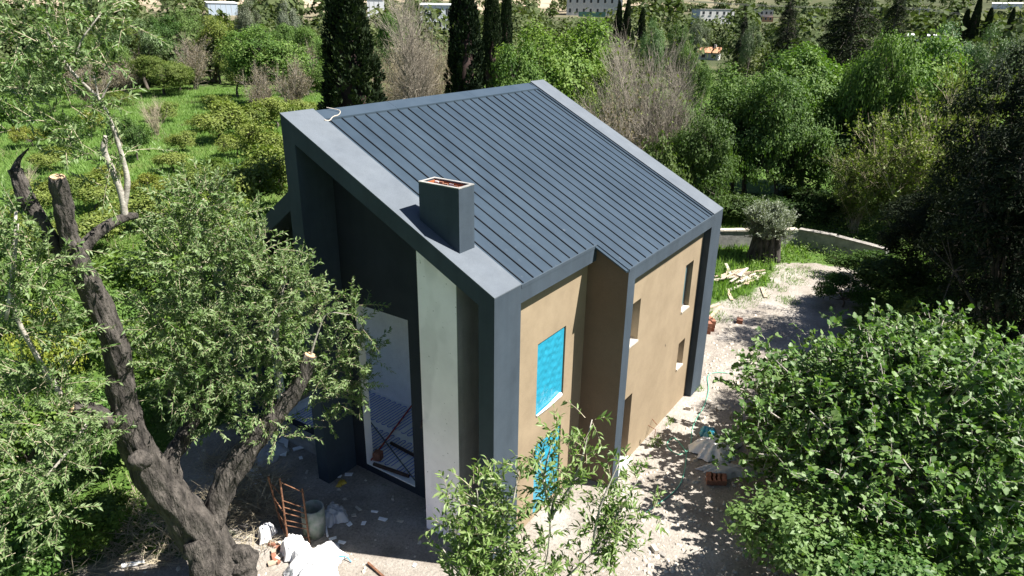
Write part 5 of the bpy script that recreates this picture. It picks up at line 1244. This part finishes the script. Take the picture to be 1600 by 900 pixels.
# ------------------------------------------------------------------ buildings and poles in the valley
def building(loc, rz, w, d, h, kind, label, win):
    b = empty('building', loc, rz, label, 'building')
    z0 = -1.5
    wm = {'shed': 'shed_blue', 'shedw': 'shed_white'}.get(kind, 'house_white')
    MB().box(-w / 2, w / 2, 0, d, z0, h).build('wall', wm, b)
    if kind == 'flat':
        MB().box(-w / 2 - .2, w / 2 + .2, -.2, d + .2, h, h + .35).build('roof', 'concrete', b)
        MB().box(-w / 2 - .02, -w / 2, .0, d, z0, h - .01).build('side_wall', 'house_shade_blue', b)  # sheet over the white side, tinted blue-grey to stand for its shade
    elif kind == 'band':
        MB().box(-w / 2 - .3, w / 2 + .3, -.8, 0, 0, h * .42).build('lower_storey', 'tile_roof', b)
        MB().box(-w / 2 - .2, w / 2 + .2, -.2, d + .2, h, h + .3).build('roof', 'house_white', b)
    elif kind == 'gable':
        r = MB().add([(-w / 2 - .3, -.4, h), (w / 2 + .3, -.4, h), (w / 2 + .3, d + .4, h), (-w / 2 - .3, d + .4, h), (-w / 2 - .3, d / 2, h + 1.2), (w / 2 + .3, d / 2, h + 1.2)],
                     [(0, 1, 5, 4), (2, 3, 4, 5), (0, 4, 3), (1, 2, 5), (3, 2, 1, 0)])
        r.build('roof', 'tile_roof', b)
        MB().box(w * .2, w * .2 + .5, d * .4, d * .4 + .5, h, h + 1.8).build('chimney', 'house_white', b)
    else:
        MB().slopebox(-w / 2 - .2, w / 2 + .2, -.3, d + .3, lambda v: h + .02 + .08 * v, lambda v: h + .2 + .08 * v).build('roof', 'foam_white', b)
        for k in range(int(w / 2.2)):
            x = -w / 2 + 1.1 + k * 2.2
            MB().box(x - .06, x + .06, -.07, -.002, 0, h).build('post', 'pole_grey', b)
    rows, cols = win
    for r in range(rows):
        for c in range(cols):
            x = -w / 2 + w * (c + .5) / cols; z = h * (r + .32) / max(rows, 1)
            ww = min(1.2, w / cols * .38); wh = h / rows * .42
            y = -.83 if kind == 'band' and r == 0 else -.03
            o = MB().box(x - ww / 2 - .1, x + ww / 2 + .1, y + .005, y + .029, z - .1, z + wh + .1).build('window', 'pole_grey' if r else 'house_white', b)
            MB().box(x - ww / 2, x + ww / 2, y - .01, y + .004, z, z + wh).build('pane', 'window_dark', o)
            if kind == 'flat' and r:
                MB().box(x - ww / 2 - .2, x + ww / 2 + .2, y - .25, y - .011, z - .2, z - .1).build('sill', 'house_white', o)
for row in [((351.9, 116.6, 6.37), -0.753, 18.4, 9.2, 6.7, 'flat', 'white flat-roofed box house, its side wall tinted blue-grey for shade', (2, 5)), ((161.9, 52.8, 0.61), -1.376, 4.6, 4, 1.7, 'gable', 'small white cottage with orange tiled roof', (1, 2)), ((397.2, 209.1, 8.98), -1.083, 33.8, 16.9, 11.2, 'flat', 'white two-storey apartment block behind the ridge tree', (2, 8)), ((386.4, 103.5, 7.72), -1.212, 9.1, 4.5, 5.6, 'band', 'white house with brick-coloured lower storey', (2, 4)), ((378.9, 78.4, 7.03), -1.355, 5.4, 4, 3.5, 'flat', 'small white house between the skyline pines', (1, 2)), ((195.9, 290.5, 7.3), -0.43, 12.7, 6.3, 5.1, 'shed', 'blue-grey metal shed at the top left', (0, 0)), ((245.1, 243.9, 7.06), -0.793, 7.9, 4, 8.4, 'shedw', 'white metal shed right of the widest cypress', (0, 0)), ((202.3, 171.3, 3.29), -0.872, 11.4, 5.7, 9.3, 'shedw', 'pale glazed shed left of the slim cypress', (2, 4)), ((264.5, 16.8, 3.42), -1.485, 10.4, 5.2, 1.8, 'shedw', 'long low white shed above the bright right-hand tree', (0, 0)), ((515.4, 0.4, 16.38), -1.557, 15.0, 7.5, 2.8, 'shedw', 'long white shed near the top right corner', (0, 0))]:
    building(*row)
fr_ = ((382.1, 202.3, 8.32), -1.08)
fo = empty('net_fence', fr_[0], fr_[1], 'green net fence in front of the white apartment block', 'fence')
MB().box(-8, 8, -.02, .02, .2, 3.0).build('net', 'green_net', fo)
for k in range(6):
    MB().tube([(-8 + k * 3.2, .05, -.8), (-8 + k * 3.2, .05, 3.2)], .06, 6).build('post', 'pole_grey', fo)
def power_pole(loc, rz, h, label, twin):
    b = empty('power_pole', loc, rz, label, 'power pole', 'power poles in the valley')
    for x in ((-1.6, 1.6) if twin else (0,)):
        MB().tube([(x, 0, -.6), (x, 0, h)], [.28, .17], 8).build('post', 'pole_grey', b)
    MB().box(-2.6, 2.6, -.12, .12, h - 1.1, h - .85).build('crossarm', 'pole_grey', b)
    for x in (-2.3, 0.0, 2.3):
        MB().tube([(x, 0, h - .84), (x, 0, h - .3)], .09, 6).build('insulator', 'concrete', b)
    return b
PP = [((357.9, 27.8, 5.83), -1.477, 9.31, 'twin pale power pole above the right-hand wood', True), ((410.8, 204.2, 9.48), -1.106, 13.24, 'power pole right of the white apartment block', False)]
for k, (loc, rz, h, lab, twin) in enumerate(PP):
    power_pole(loc, rz, h, lab, twin)
for k, (a, b, lab) in enumerate([((357.9, 27.8, 14.74), (410.8, 204.2, 22.22), 'upper overhead line running left from the twin power pole'), ((357.9, 27.8, 14.74), (248.67, -39.02, 12.14), 'upper overhead line running right from the twin power pole'), ((357.9, 27.8, 14.24), (410.8, 204.2, 21.72), 'lower overhead line running left from the twin power pole'), ((357.9, 27.8, 14.24), (248.67, -39.02, 11.64), 'lower overhead line running right from the twin power pole')]):
    a = Vector(a); b = Vector(b); pts = []
    for i in range(13):
        t = i / 12; p = a.lerp(b, t); p.z -= 4 * 2.2 * t * (1 - t); pts.append(p)
    tag(MB().tube(pts, .045, 4).build('power_line', 'pole_grey'), lab, 'power line', 'overhead lines')

# ------------------------------------------------------------------ low wall by the olive
WP = [Vector(p) for p in [(24.01, 3.76, -0.25), (26.9, 0.23, -0.25), (26.83, -1.53, -0.25), (25.95, -3.91, -0.25)]]
wl = empty('garden_wall', tuple(WP[1]), 0, 'low grey garden wall with pale worn top bending behind the olive', 'wall')
for a, b in zip(WP[:-1], WP[1:]):
    d = (b - a); L = d.length; ang = math.atan2(d.y, d.x)
    M = Matrix.Translation(a) @ Matrix.Rotation(ang, 4, 'Z')
    under(MB().box(0, L, 0, .32, -.2, .88, M).build('wall_body', 'concrete'), wl)
    n = max(2, int(L / .62))
    for k in range(n):
        x0 = L * k / n + .008; x1 = L * (k + 1) / n - .008
        under(MB().box(x0, x1, -.03 + rs.uniform(-.01, .01), .35 + rs.uniform(-.01, .01), .88, .95 + rs.uniform(-.015, .015), M).build('coping_stone', 'stone_pale' if a is WP[0] else 'stone'), wl)  # stretches after the first get darker stone to stand for shade

# ------------------------------------------------------------------ building-site things
def slab(pts, z, th, mat, name, label, cat, group=None, tilt=0.0):
    c = sum((Vector(p) for p in pts), Vector()) / len(pts)
    vs = [Vector((p[0] - c.x, p[1] - c.y, 0)) for p in pts]
    n = len(vs)
    zt = [tilt * (i / n) for i in range(n)]
    mb = MB().add([(v.x, v.y, zt[i]) for i, v in enumerate(vs)] + [(v.x, v.y, zt[i] + th) for i, v in enumerate(vs)],
                  [tuple(reversed(range(n))), tuple(range(n, 2 * n))] + [(i, (i + 1) % n, n + (i + 1) % n, n + i) for i in range(n)])
    o = mb.build(name, mat, None, False, min(.006, th * .2)); o.location = (c.x, c.y, z)
    return tag(o, label, cat, group)
def crumple(name, loc, rx, ry, h, seed, mat, label, cat, rz=0.0):
    rg = np.random.default_rng(seed)
    n = 46
    A, B = np.meshgrid(np.linspace(-1, 1, n), np.linspace(-1, 1, n))
    th = np.arctan2(B, A)
    sq = np.maximum(np.abs(A), np.abs(B)); rr = sq
    edge = 1 + .16 * np.sin(3 * th + rg.uniform(0, 6)) + .12 * np.sin(5 * th + rg.uniform(0, 6)) + .07 * np.sin(11 * th + rg.uniform(0, 6))
    ca, sa = np.cos(th), np.sin(th)
    X = ca * rr * edge * rx; Y = sa * rr * edge * ry
    Hh = np.zeros_like(A)
    for k in range(26):
        an = rg.uniform(0, 3.14); fq = rg.uniform(2.5, 11)
        Hh += np.abs(np.sin(fq * (X / rx * math.cos(an) + Y / ry * math.sin(an)) + rg.uniform(0, 6))) * rg.uniform(.2, 1) / fq ** .8
    Hh = Hh / Hh.max()
    Z = h * (Hh * .75 + .35 * (1 - rr ** 2)) * np.clip((1 - rr) * 3.0 + .12, 0, 1) + .012
    X += rg.normal(0, .012, X.shape) * rx; Y += rg.normal(0, .012, X.shape) * ry
    V = np.stack([X, Y, Z], -1).reshape(-1, 3)
    i = np.arange(n - 1)[:, None]; k = np.arange(n - 1)[None]
    F = np.stack([i * n + k, i * n + k + 1, (i + 1) * n + k + 1, (i + 1) * n + k], -1).reshape(-1, 4)
    o = link(bpy.data.objects.new(name, np_mesh(name, V, F, mat)))
    o.location = loc; o.rotation_euler = (0, 0, rz)
    return tag(o, label, cat)
# rusty trestle ladder
TR = {'a0': (-1.95, 4.18, -0.25), 'b0': (-1.7, 3.76, -0.25), 'c0': (-1.72, 4.67, -0.25), 'a1': (-1.81, 4.38, 1.32), 'b1': (-1.57, 3.98, 1.07), 'c1': (-1.89, 4.67, 1.28)}
tr = empty('trestle', TR['a0'], 0, 'rusty steel trestle standing beside the concrete drum', 'trestle')
def bar(a, b, r, name, mat, root):
    under(MB().tube([a, b], r, 8).build(name, mat), root)
A0, A1, B0, B1, C0_, C1 = (Vector(TR[k]) for k in ('a0', 'a1', 'b0', 'b1', 'c0', 'c1'))
bar(A0, A1, .021, 'post', 'rust', tr); bar(B0, B1, .021, 'post', 'rust', tr); bar(C0_, C1, .02, 'post', 'rust', tr)
for t in (.94, .66, .56, .47, .36, .28, .12):
    bar(A0.lerp(A1, t), B0.lerp(B1, t), .012, 'rung', 'rust', tr)
for t in (.90, .62, .40, .15):
    bar(C0_.lerp(C1, t), A0.lerp(A1, max(t - .16, 0.03)), .012, 'rung', 'rust', tr)
# open concrete drum
dl = (-1.38, 3.97, -0.25)
dr = empty('concrete_drum', dl, 0, 'open grey drum stained green behind the rusty trestle', 'drum')
ro, ri, hh = .25, .218, .72
vs = []; fs = []
prof = [(ri, .12), (ri, hh), (ro, hh), (ro * 1.03, hh * .55), (ro, 0.0), (0.001, 0.0)]
seg = 28
for (r_, z_) in prof:
    for k in range(seg):
        vs.append((r_ * math.cos(6.2832 * k / seg), r_ * math.sin(6.2832 * k / seg), z_))
for i in range(len(prof) - 1):
    for k in range(seg):
        k2 = (k + 1) % seg
        fs.append((i * seg + k, (i + 1) * seg + k, (i + 1) * seg + k2, i * seg + k2))
simple('drum_concrete', (0.15, 0.20, 0.15), (0.32, 0.32, 0.29), 4.5, .9, .4, .01)
MB().add(vs, fs).build('shell', 'drum_concrete', dr, True)
MB().tube([(0, 0, .10), (0, 0, .14)], ri * .99, 24).build('cement_residue', 'concrete', dr)
dr.rotation_euler = (.02, .0, .3)
# boards, sheets and scraps in the shaded yard
for k, (pts, lab, tl) in enumerate([([(0.59, 7.72, -0.25), (0.74, 7.45, -0.25), (0.12, 6.8, -0.25), (-0.04, 7.09, -0.25)], 'white foam board lying flat near the rear wing step', 0.0), ([(-0.89, 7.6, -0.25), (-0.73, 7.32, -0.25), (-0.95, 6.81, -0.25), (-1.15, 7.18, -0.25)], 'white foam board half under the dry brushwood, left one', 0.05), ([(-0.78, 7.16, -0.25), (-0.66, 6.94, -0.25), (-0.89, 6.32, -0.25), (-1.15, 6.47, -0.25)], 'white foam board half under the dry brushwood, right one', 0.04), ([(0.44, 6.94, -0.25), (0.76, 6.79, -0.25), (0.7, 6.67, -0.25), (0.38, 6.82, -0.25)], 'narrow white foam strip by the rear wing step', 0.0)]):
    slab(pts, GZ + .012, .035, 'foam_white', 'foam_board', lab, 'board', 'white foam boards in the yard', tl)
crumple('plastic_sheet', (-0.08, 7.47, -0.25), .75, .55, .16, 3, 'clear_film', 'crumpled clear plastic sheet in the shade by the foam boards', 'plastic sheet', .4)
crumple('plastic_sheet', (-0.81, 3.97, -0.25), .34, .3, .3, 4, 'clear_film', 'crumpled clear plastic beside the concrete drum', 'plastic sheet', .2)
crumple('plastic_sheet', (-2.21, 3.09, -0.25), .80, .55, .36, 5, 'white_film', 'white plastic heap in full sun at the bottom edge', 'plastic sheet', .7)
crumple('plastic_sheet', (-2.06, 3.88, -0.25), .28, .25, .40, 6, 'white_film', 'small white crumpled bag below the rusty trestle', 'plastic sheet', .1)
crumple('cement_sack', (-2.11, 4.71, -0.25), .22, .17, .34, 7, 'white_film', 'greyish-white sack lump left of the trestle foot', 'sack', .4)
slab([Vector(p) for p in [(-1.47, 3.42, -0.25), (-1.49, 2.76, -0.25), (-1.85, 2.87, -0.25), (-1.88, 3.51, -0.25)]], GZ + .03, .05, 'foam_white', 'foam_board', 'sunlit white foam board with blue rope at the shadow edge', 'board', 'white foam boards in the yard')
tag(MB().tube(spline([(-1.71, 3.43, -0.15), (-1.65, 3.17, -0.15), (-1.63, 2.86, -0.15), (-1.56, 2.75, -0.16), (-1.56, 2.61, -0.23)], 3), .012, 6).build('rope', 'rope_blue'), 'thin blue rope lying across the sunlit foam board', 'rope')
tag(MB().tube([(-1.39, 2.28, -0.2), (-1.48, 1.7, -0.22)], .03, 5).build('steel_bar', 'rust'), 'rusty bar lying on sunlit ground near the bottom edge', 'bar')
tag(MB().tube([(-1.01, 4.08, -0.2), (-1.32, 3.61, -0.22)], .025, 6).build('batten', 'foam_white'), 'white batten lying beside the concrete drum', 'batten')
tag(MB().tube([(-4.42, 6.44, -0.2), (-4.09, 6.16, -0.2)], .05, 6).build('pale_post', 'foam_white'), 'short pale post lying in the brushwood at lower left', 'post')
crumple('yellow_bag', (0.17, 4.78, -0.25), .16, .10, .06, 9, 'yellow_plastic', 'small yellow plastic bag at the foot of the rear pillar', 'bag', .3)
rs = random.Random(21)
def brick(loc, rz, name, label, group, mat='red_brick', size=(.20, .10, .065), tilt=0.0, holes=False):
    a, b, c = size
    o = MB().box(-a / 2, a / 2, -b / 2, b / 2, 0, c).build(name, mat, None, False, .004)
    o.location = loc; o.rotation_euler = (tilt, 0, rz)
    return tag(o, label, 'brick', group)
for k, p in enumerate([(-2.17, 4.39, -0.25), (-2.11, 4.29, -0.25), (-2.04, 4.2, -0.25), (-1.98, 4.11, -0.25), (-1.91, 4.02, -0.25), (-1.85, 3.93, -0.25), (-2.28, 4.24, -0.25), (-2.22, 4.15, -0.25), (-2.16, 4.06, -0.25), (-2.09, 3.97, -0.25), (-2.03, 3.88, -0.25), (-1.96, 3.79, -0.25), (-2.39, 4.1, -0.25), (-2.33, 4.01, -0.25), (-2.27, 3.92, -0.25), (-2.2, 3.83, -0.25), (-2.14, 3.74, -0.25), (-2.08, 3.65, -0.25), (-2.5, 3.96, -0.25), (-2.44, 3.87, -0.25)]):
    brick((p[0] + rs.uniform(-.05, .05), p[1] + rs.uniform(-.05, .05), GZ + .005), rs.uniform(0, 3), 'brick', 'broken orange brick in the rubble below the rusty trestle', 'broken bricks below the trestle', ('red_brick', 'stone_pale', 'plank', 'red_brick')[k % 4], (rs.uniform(.09, .2), rs.uniform(.08, .12), .06), rs.uniform(0, .25))
for k, p in enumerate([(-1.35, 3.81, -0.25), (-1.26, 3.23, -0.25), (-1.29, 3.48, -0.25), (-0.48, 3.66, -0.25), (-0.54, 3.28, -0.25), (-0.19, 3.02, -0.25), (-0.01, 2.64, -0.25), (-0.75, 3.52, -0.25), (-0.85, 1.45, -0.25), (-0.25, 3.75, -0.25), (-0.11, 3.36, -0.25), (0.3, 6.44, -0.25), (-0.01, 5.84, -0.25), (0.34, 5.03, -0.25), (0.53, 4.9, -0.25), (0.32, 5.37, -0.25)]):
    a = rs.uniform(0, 3); w_ = rs.uniform(.03, .07); l_ = rs.uniform(.05, .12)
    c_, s_ = math.cos(a), math.sin(a)
    slab([(p[0] + c_ * x - s_ * y, p[1] + s_ * x + c_ * y, 0) for x, y in ((-l_, -w_), (l_, -w_ * .7), (l_ * .8, w_), (-l_ * .9, w_ * .8))], GZ + .006, .022, 'foam_white' if k % 3 else 'stone_pale', 'foam_scrap', 'small white foam scrap on the shaded yard floor', 'scrap', 'foam scraps on the yard floor')
# inside the tall doorway
FZ = -.028
def rod(a, b, r, name, mat, label, cat):
    tag(MB().tube([a, b], r, 8).build(name, mat), label, cat)
rod((1.07, 4.62, 0.0), (3.76, 5.58, 0.02), .022, 'prop_pole', 'red_paint', 'long red prop lying across the blue heating loops', 'pole')
rod((2.46, 6.21, 0.02), (1.08, 3.15, 0.02), .016, 'steel_rod', 'grey_steel', 'thin grey rod crossing under the red prop', 'rod')
rod((1.89, 4.71, 0.03), (1.82, 3.72, 0.03), .045, 'timber', 'rust_dark', 'dark timber on the heating loops by the right jamb', 'timber')
rod((0.96, 4.42, 0.03), (1.1, 3.36, 0.03), .05, 'timber', 'rust_dark', 'dark timber lying along the doorway threshold', 'timber')
b_ = (1.23, 4.53, -0.02)
brick((b_[0], b_[1], FZ), .3, 'brick', 'single brick standing on the floor inside the tall doorway', None, 'red_brick', (.2, .2, .22))
# right-hand yard
crumple('plastic_sheet', (6.99, -2.42, -0.25), .72, .48, .34, 11, 'white_film', 'dirty white plastic heap right of the house', 'plastic sheet', -.5)
crumple('plastic_sheet', (6.28, -3.03, -0.25), .85, .30, .20, 12, 'clear_film', 'long clear plastic strip trailing towards the fig', 'plastic sheet', -1.0)
crumple('blue_sheet', (7.58, -1.99, -0.25), .30, .24, .22, 13, 'blue_film', 'crumpled bright blue film on the ground right of the house', 'plastic sheet', .3)
slab([Vector(p) for p in [(6.8, -2.9, -0.25), (6.85, -3.36, -0.25), (6.27, -3.46, -0.25), (6.28, -3.03, -0.25)]], GZ + .02, .02, 'plank', 'board', 'orange-brown board under the fig beside the plastic', 'board')
for k, p in enumerate([(5.71, -2.69, -0.25), (5.78, -2.78, -0.25), (5.85, -2.87, -0.25), (5.91, -2.97, -0.25), (5.54, -2.75, -0.25), (5.6, -2.84, -0.25), (5.67, -2.93, -0.25), (5.73, -3.03, -0.25)]):
    brick((p[0], p[1], GZ + .004), .5, 'brick', ('first', 'second', 'third', 'fourth')[k % 4] + ' hollow brick from the left in the ' + ('rear', 'front')[k // 4] + ' row below the plastic heap', 'bricks beside the plastic heap', 'red_brick', (.2, .16, .14), 0)
for k, p in enumerate([(14.2, 0.35, -0.25), (14.61, 0.45, -0.25), (14.5, 0.31, -0.25)]):
    for j in range(3):
        brick((p[0], p[1], GZ + .004 + j * .145), .4 + .1 * j, 'brick', ('bottom', 'middle', 'top')[j] + ' brick of the ' + ('near', 'left', 'right')[k] + ' column in the small stack beside the right pillar', 'bricks stacked by the right pillar', 'red_brick', (.28, .16, .14), 0)
b_ = (15.82, -0.32, -0.25)
brick(b_, .3, 'brick', 'lone brick lying on the sunny path', None, 'red_brick', (.3, .22, .16))
STONES = ['pale block in the dappled shade right of the young tree', 'grey stone just left of the pale block in the dappled shade', 'stone lowest in the dappled shade, near the bottom edge', 'small stone in the dappled shade below the side doorway',
          'stone on the open dirt at the left edge of the fig', 'stone half under the left branches of the fig', 'stone on the dirt beyond the blue film', 'stone midway between the right pillar and the fig', 'stone by the green hose loop', 'stone by the hose near the wall foot']
for k, p in enumerate([(2.49, -2.77, -0.25), (2.53, -2.56, -0.25), (2.59, -3.25, -0.25), (4.29, -2.46, -0.25), (12.21, -1.97, -0.25), (11.59, -2.56, -0.25), (9.15, -1.81, -0.25), (10.98, -1.72, -0.25), (8.3, -1.52, -0.25), (8.59, -1.02, -0.25)]):
    brick((p[0], p[1], GZ + .003), k * .9, 'stone', STONES[k], 'loose stones on the dirt', 'stone_pale' if k % 2 else 'stone', (rs.uniform(.1, .25), rs.uniform(.08, .16), rs.uniform(.04, .1)), .1)
PC = Vector((20.49, 1.22, -0.25))
for k in range(40):
    ln = rs.uniform(.5, 1.7); w_ = rs.uniform(.05, .13)
    o = MB().box(-ln / 2, ln / 2, -w_ / 2, w_ / 2, 0, rs.uniform(.03, .06)).build('plank', 'plank' if k % 3 else 'plank_grey')
    lay = k // 9
    o.location = (PC.x + rs.uniform(-1.0, 1.0) * (1 - lay * .12), PC.y + rs.uniform(-.9, .9) * (1 - lay * .12), GZ + .006 + lay * .065)
    o.rotation_euler = (0, rs.uniform(-.03, .03), -0.153 + rs.gauss(0, .28))
    tag(o, 'pale offcut plank in the heap before the olive', 'plank', 'planks in the heap before the olive')
for (a, b, lab) in [((18.98, 1.2, -0.25), (17.81, 0.62, -0.25), 'single plank lying apart at the near side of the plank heap'), ((20.03, 0.02, -0.25), (18.94, -0.45, -0.25), 'short plank end sticking up right of the plank heap'), ((16.22, 1.23, -0.25), (17.1, 0.9, -0.25), 'long formwork board beside the right pillar, rear one'), ((14.75, 0.75, -0.25), (16.87, 0.77, -0.25), 'long formwork board beside the right pillar, front one')]:
    a = Vector(a); b = Vector(b); d = b - a
    o = MB().box(-d.length / 2, d.length / 2, -.07, .07, 0, .05).build('plank', 'plank')
    o.location = (a + b) / 2 + Vector((0, 0, .004)); o.rotation_euler = (0, 0, math.atan2(d.y, d.x))
    tag(o, lab, 'plank')
tag(MB().tube(spline([(11.54, -1.32, -0.23), (11.31, -0.93, -0.23), (10.91, -0.81, -0.23), (10.03, -1.14, -0.23), (9.05, -1.35, -0.23), (7.85, -1.47, -0.23), (6.68, -1.79, -0.23), (6.23, -1.65, -0.23), (6.44, -1.24, -0.23), (6.9, -1.24, -0.23), (6.59, -1.66, -0.23), (6.18, -1.89, -0.23), (4.94, -2.17, -0.23), (3.58, -1.91, -0.23)], 6), .013, 6).build('garden_hose', 'hose_green', None, True), 'thin green hose winding over the dirt right of the house', 'hose')
# rubble and grit: uncountable
rng = np.random.default_rng(31)
n = 9000
x = rng.uniform(-4.5, 17, n); y = np.where(rng.random(n) < .3, rng.uniform(-5.5, 9, n), rng.uniform(-5.5, 0, n))
k = (dirt_at(x, y) > .35) & ~((x > .0) & (x < W + .05) & (y > -PR - .02) & (y < 8.8) & ~((x < .9) & (y > .4) & (y < 5.0))) & ~((x > .15) & (x < 1) & (y > .9) & (y < 2.1)) & ~((x > .55) & (y > 5.3) & (y < 8.4) & (x < 2))
x, y = x[k], y[k]; n = len(x)
sz = .012 + .05 * rng.random(n) ** 5
T = np.array([(-1, -1, 0), (1, -.8, 0), (.9, 1, 0), (-.8, .9, 0), (-.6, -.5, .9), (.6, -.6, 1.1), (.5, .6, .8), (-.5, .5, 1.0)])
a = rng.uniform(0, 6.28, n); ca, sa = np.cos(a), np.sin(a)
TT = T[None] * (1 + rng.normal(0, .22, (n, 8, 3))) * sz[:, None, None] * np.array([1, .8, .8])
V = np.stack([TT[:, :, 0] * ca[:, None] - TT[:, :, 1] * sa[:, None] + x[:, None], TT[:, :, 0] * sa[:, None] + TT[:, :, 1] * ca[:, None] + y[:, None], TT[:, :, 2] + GZ - .003], -1).reshape(-1, 3)
F = (np.array([(0, 1, 5, 4), (1, 2, 6, 5), (2, 3, 7, 6), (3, 0, 4, 7), (4, 5, 6, 7)])[None] + (np.arange(n) * 8)[:, None, None]).reshape(-1, 4)
tag(link(bpy.data.objects.new('rubble', np_mesh('rubble', V, F, 'stone_pale'))), 'fine pale rubble and grit scattered over the building site', 'rubble', kind='stuff')
# weeds along the foot of the front wall and tufts in the dirt
rng = np.random.default_rng(41)
def tufts(spots):
    X = []; Y = []
    for (cx, cy, r, n) in spots:
        a = rng.uniform(0, 6.283, n); q = r * rng.random(n) ** .6
        X.append(cx + np.cos(a) * q); Y.append(cy + np.sin(a) * q)
    x = np.concatenate(X); y = np.concatenate(Y)
    k = ~in_house(x, y, -.02)
    blades('grass_tufts', x[k], y[k], .06, .22, .03, 'grass_blade', 'small grass tufts sprouting from the dirt right of the house', .5)
tufts([(7.64, -0.6, 0.35, 260), (6.42, -0.84, 0.3, 160), (9.99, -0.76, 0.25, 140), (15.84, 0.57, 0.6, 300), (17.92, 0.47, 0.9, 500), (18.95, 0.25, 0.9, 400), (19.19, -1.27, 0.5, 260), (21.68, -0.93, 0.6, 260), (19.62, 1.87, 0.8, 500), (21.08, 2.67, 0.8, 400), (20.45, -0.55, 0.5, 200), (22.7, 0.47, 1.2, 900), (22.51, 2.23, 1.2, 700), (23.33, -1.1, 0.9, 500), (8.91, -2.37, 0.2, 60)])
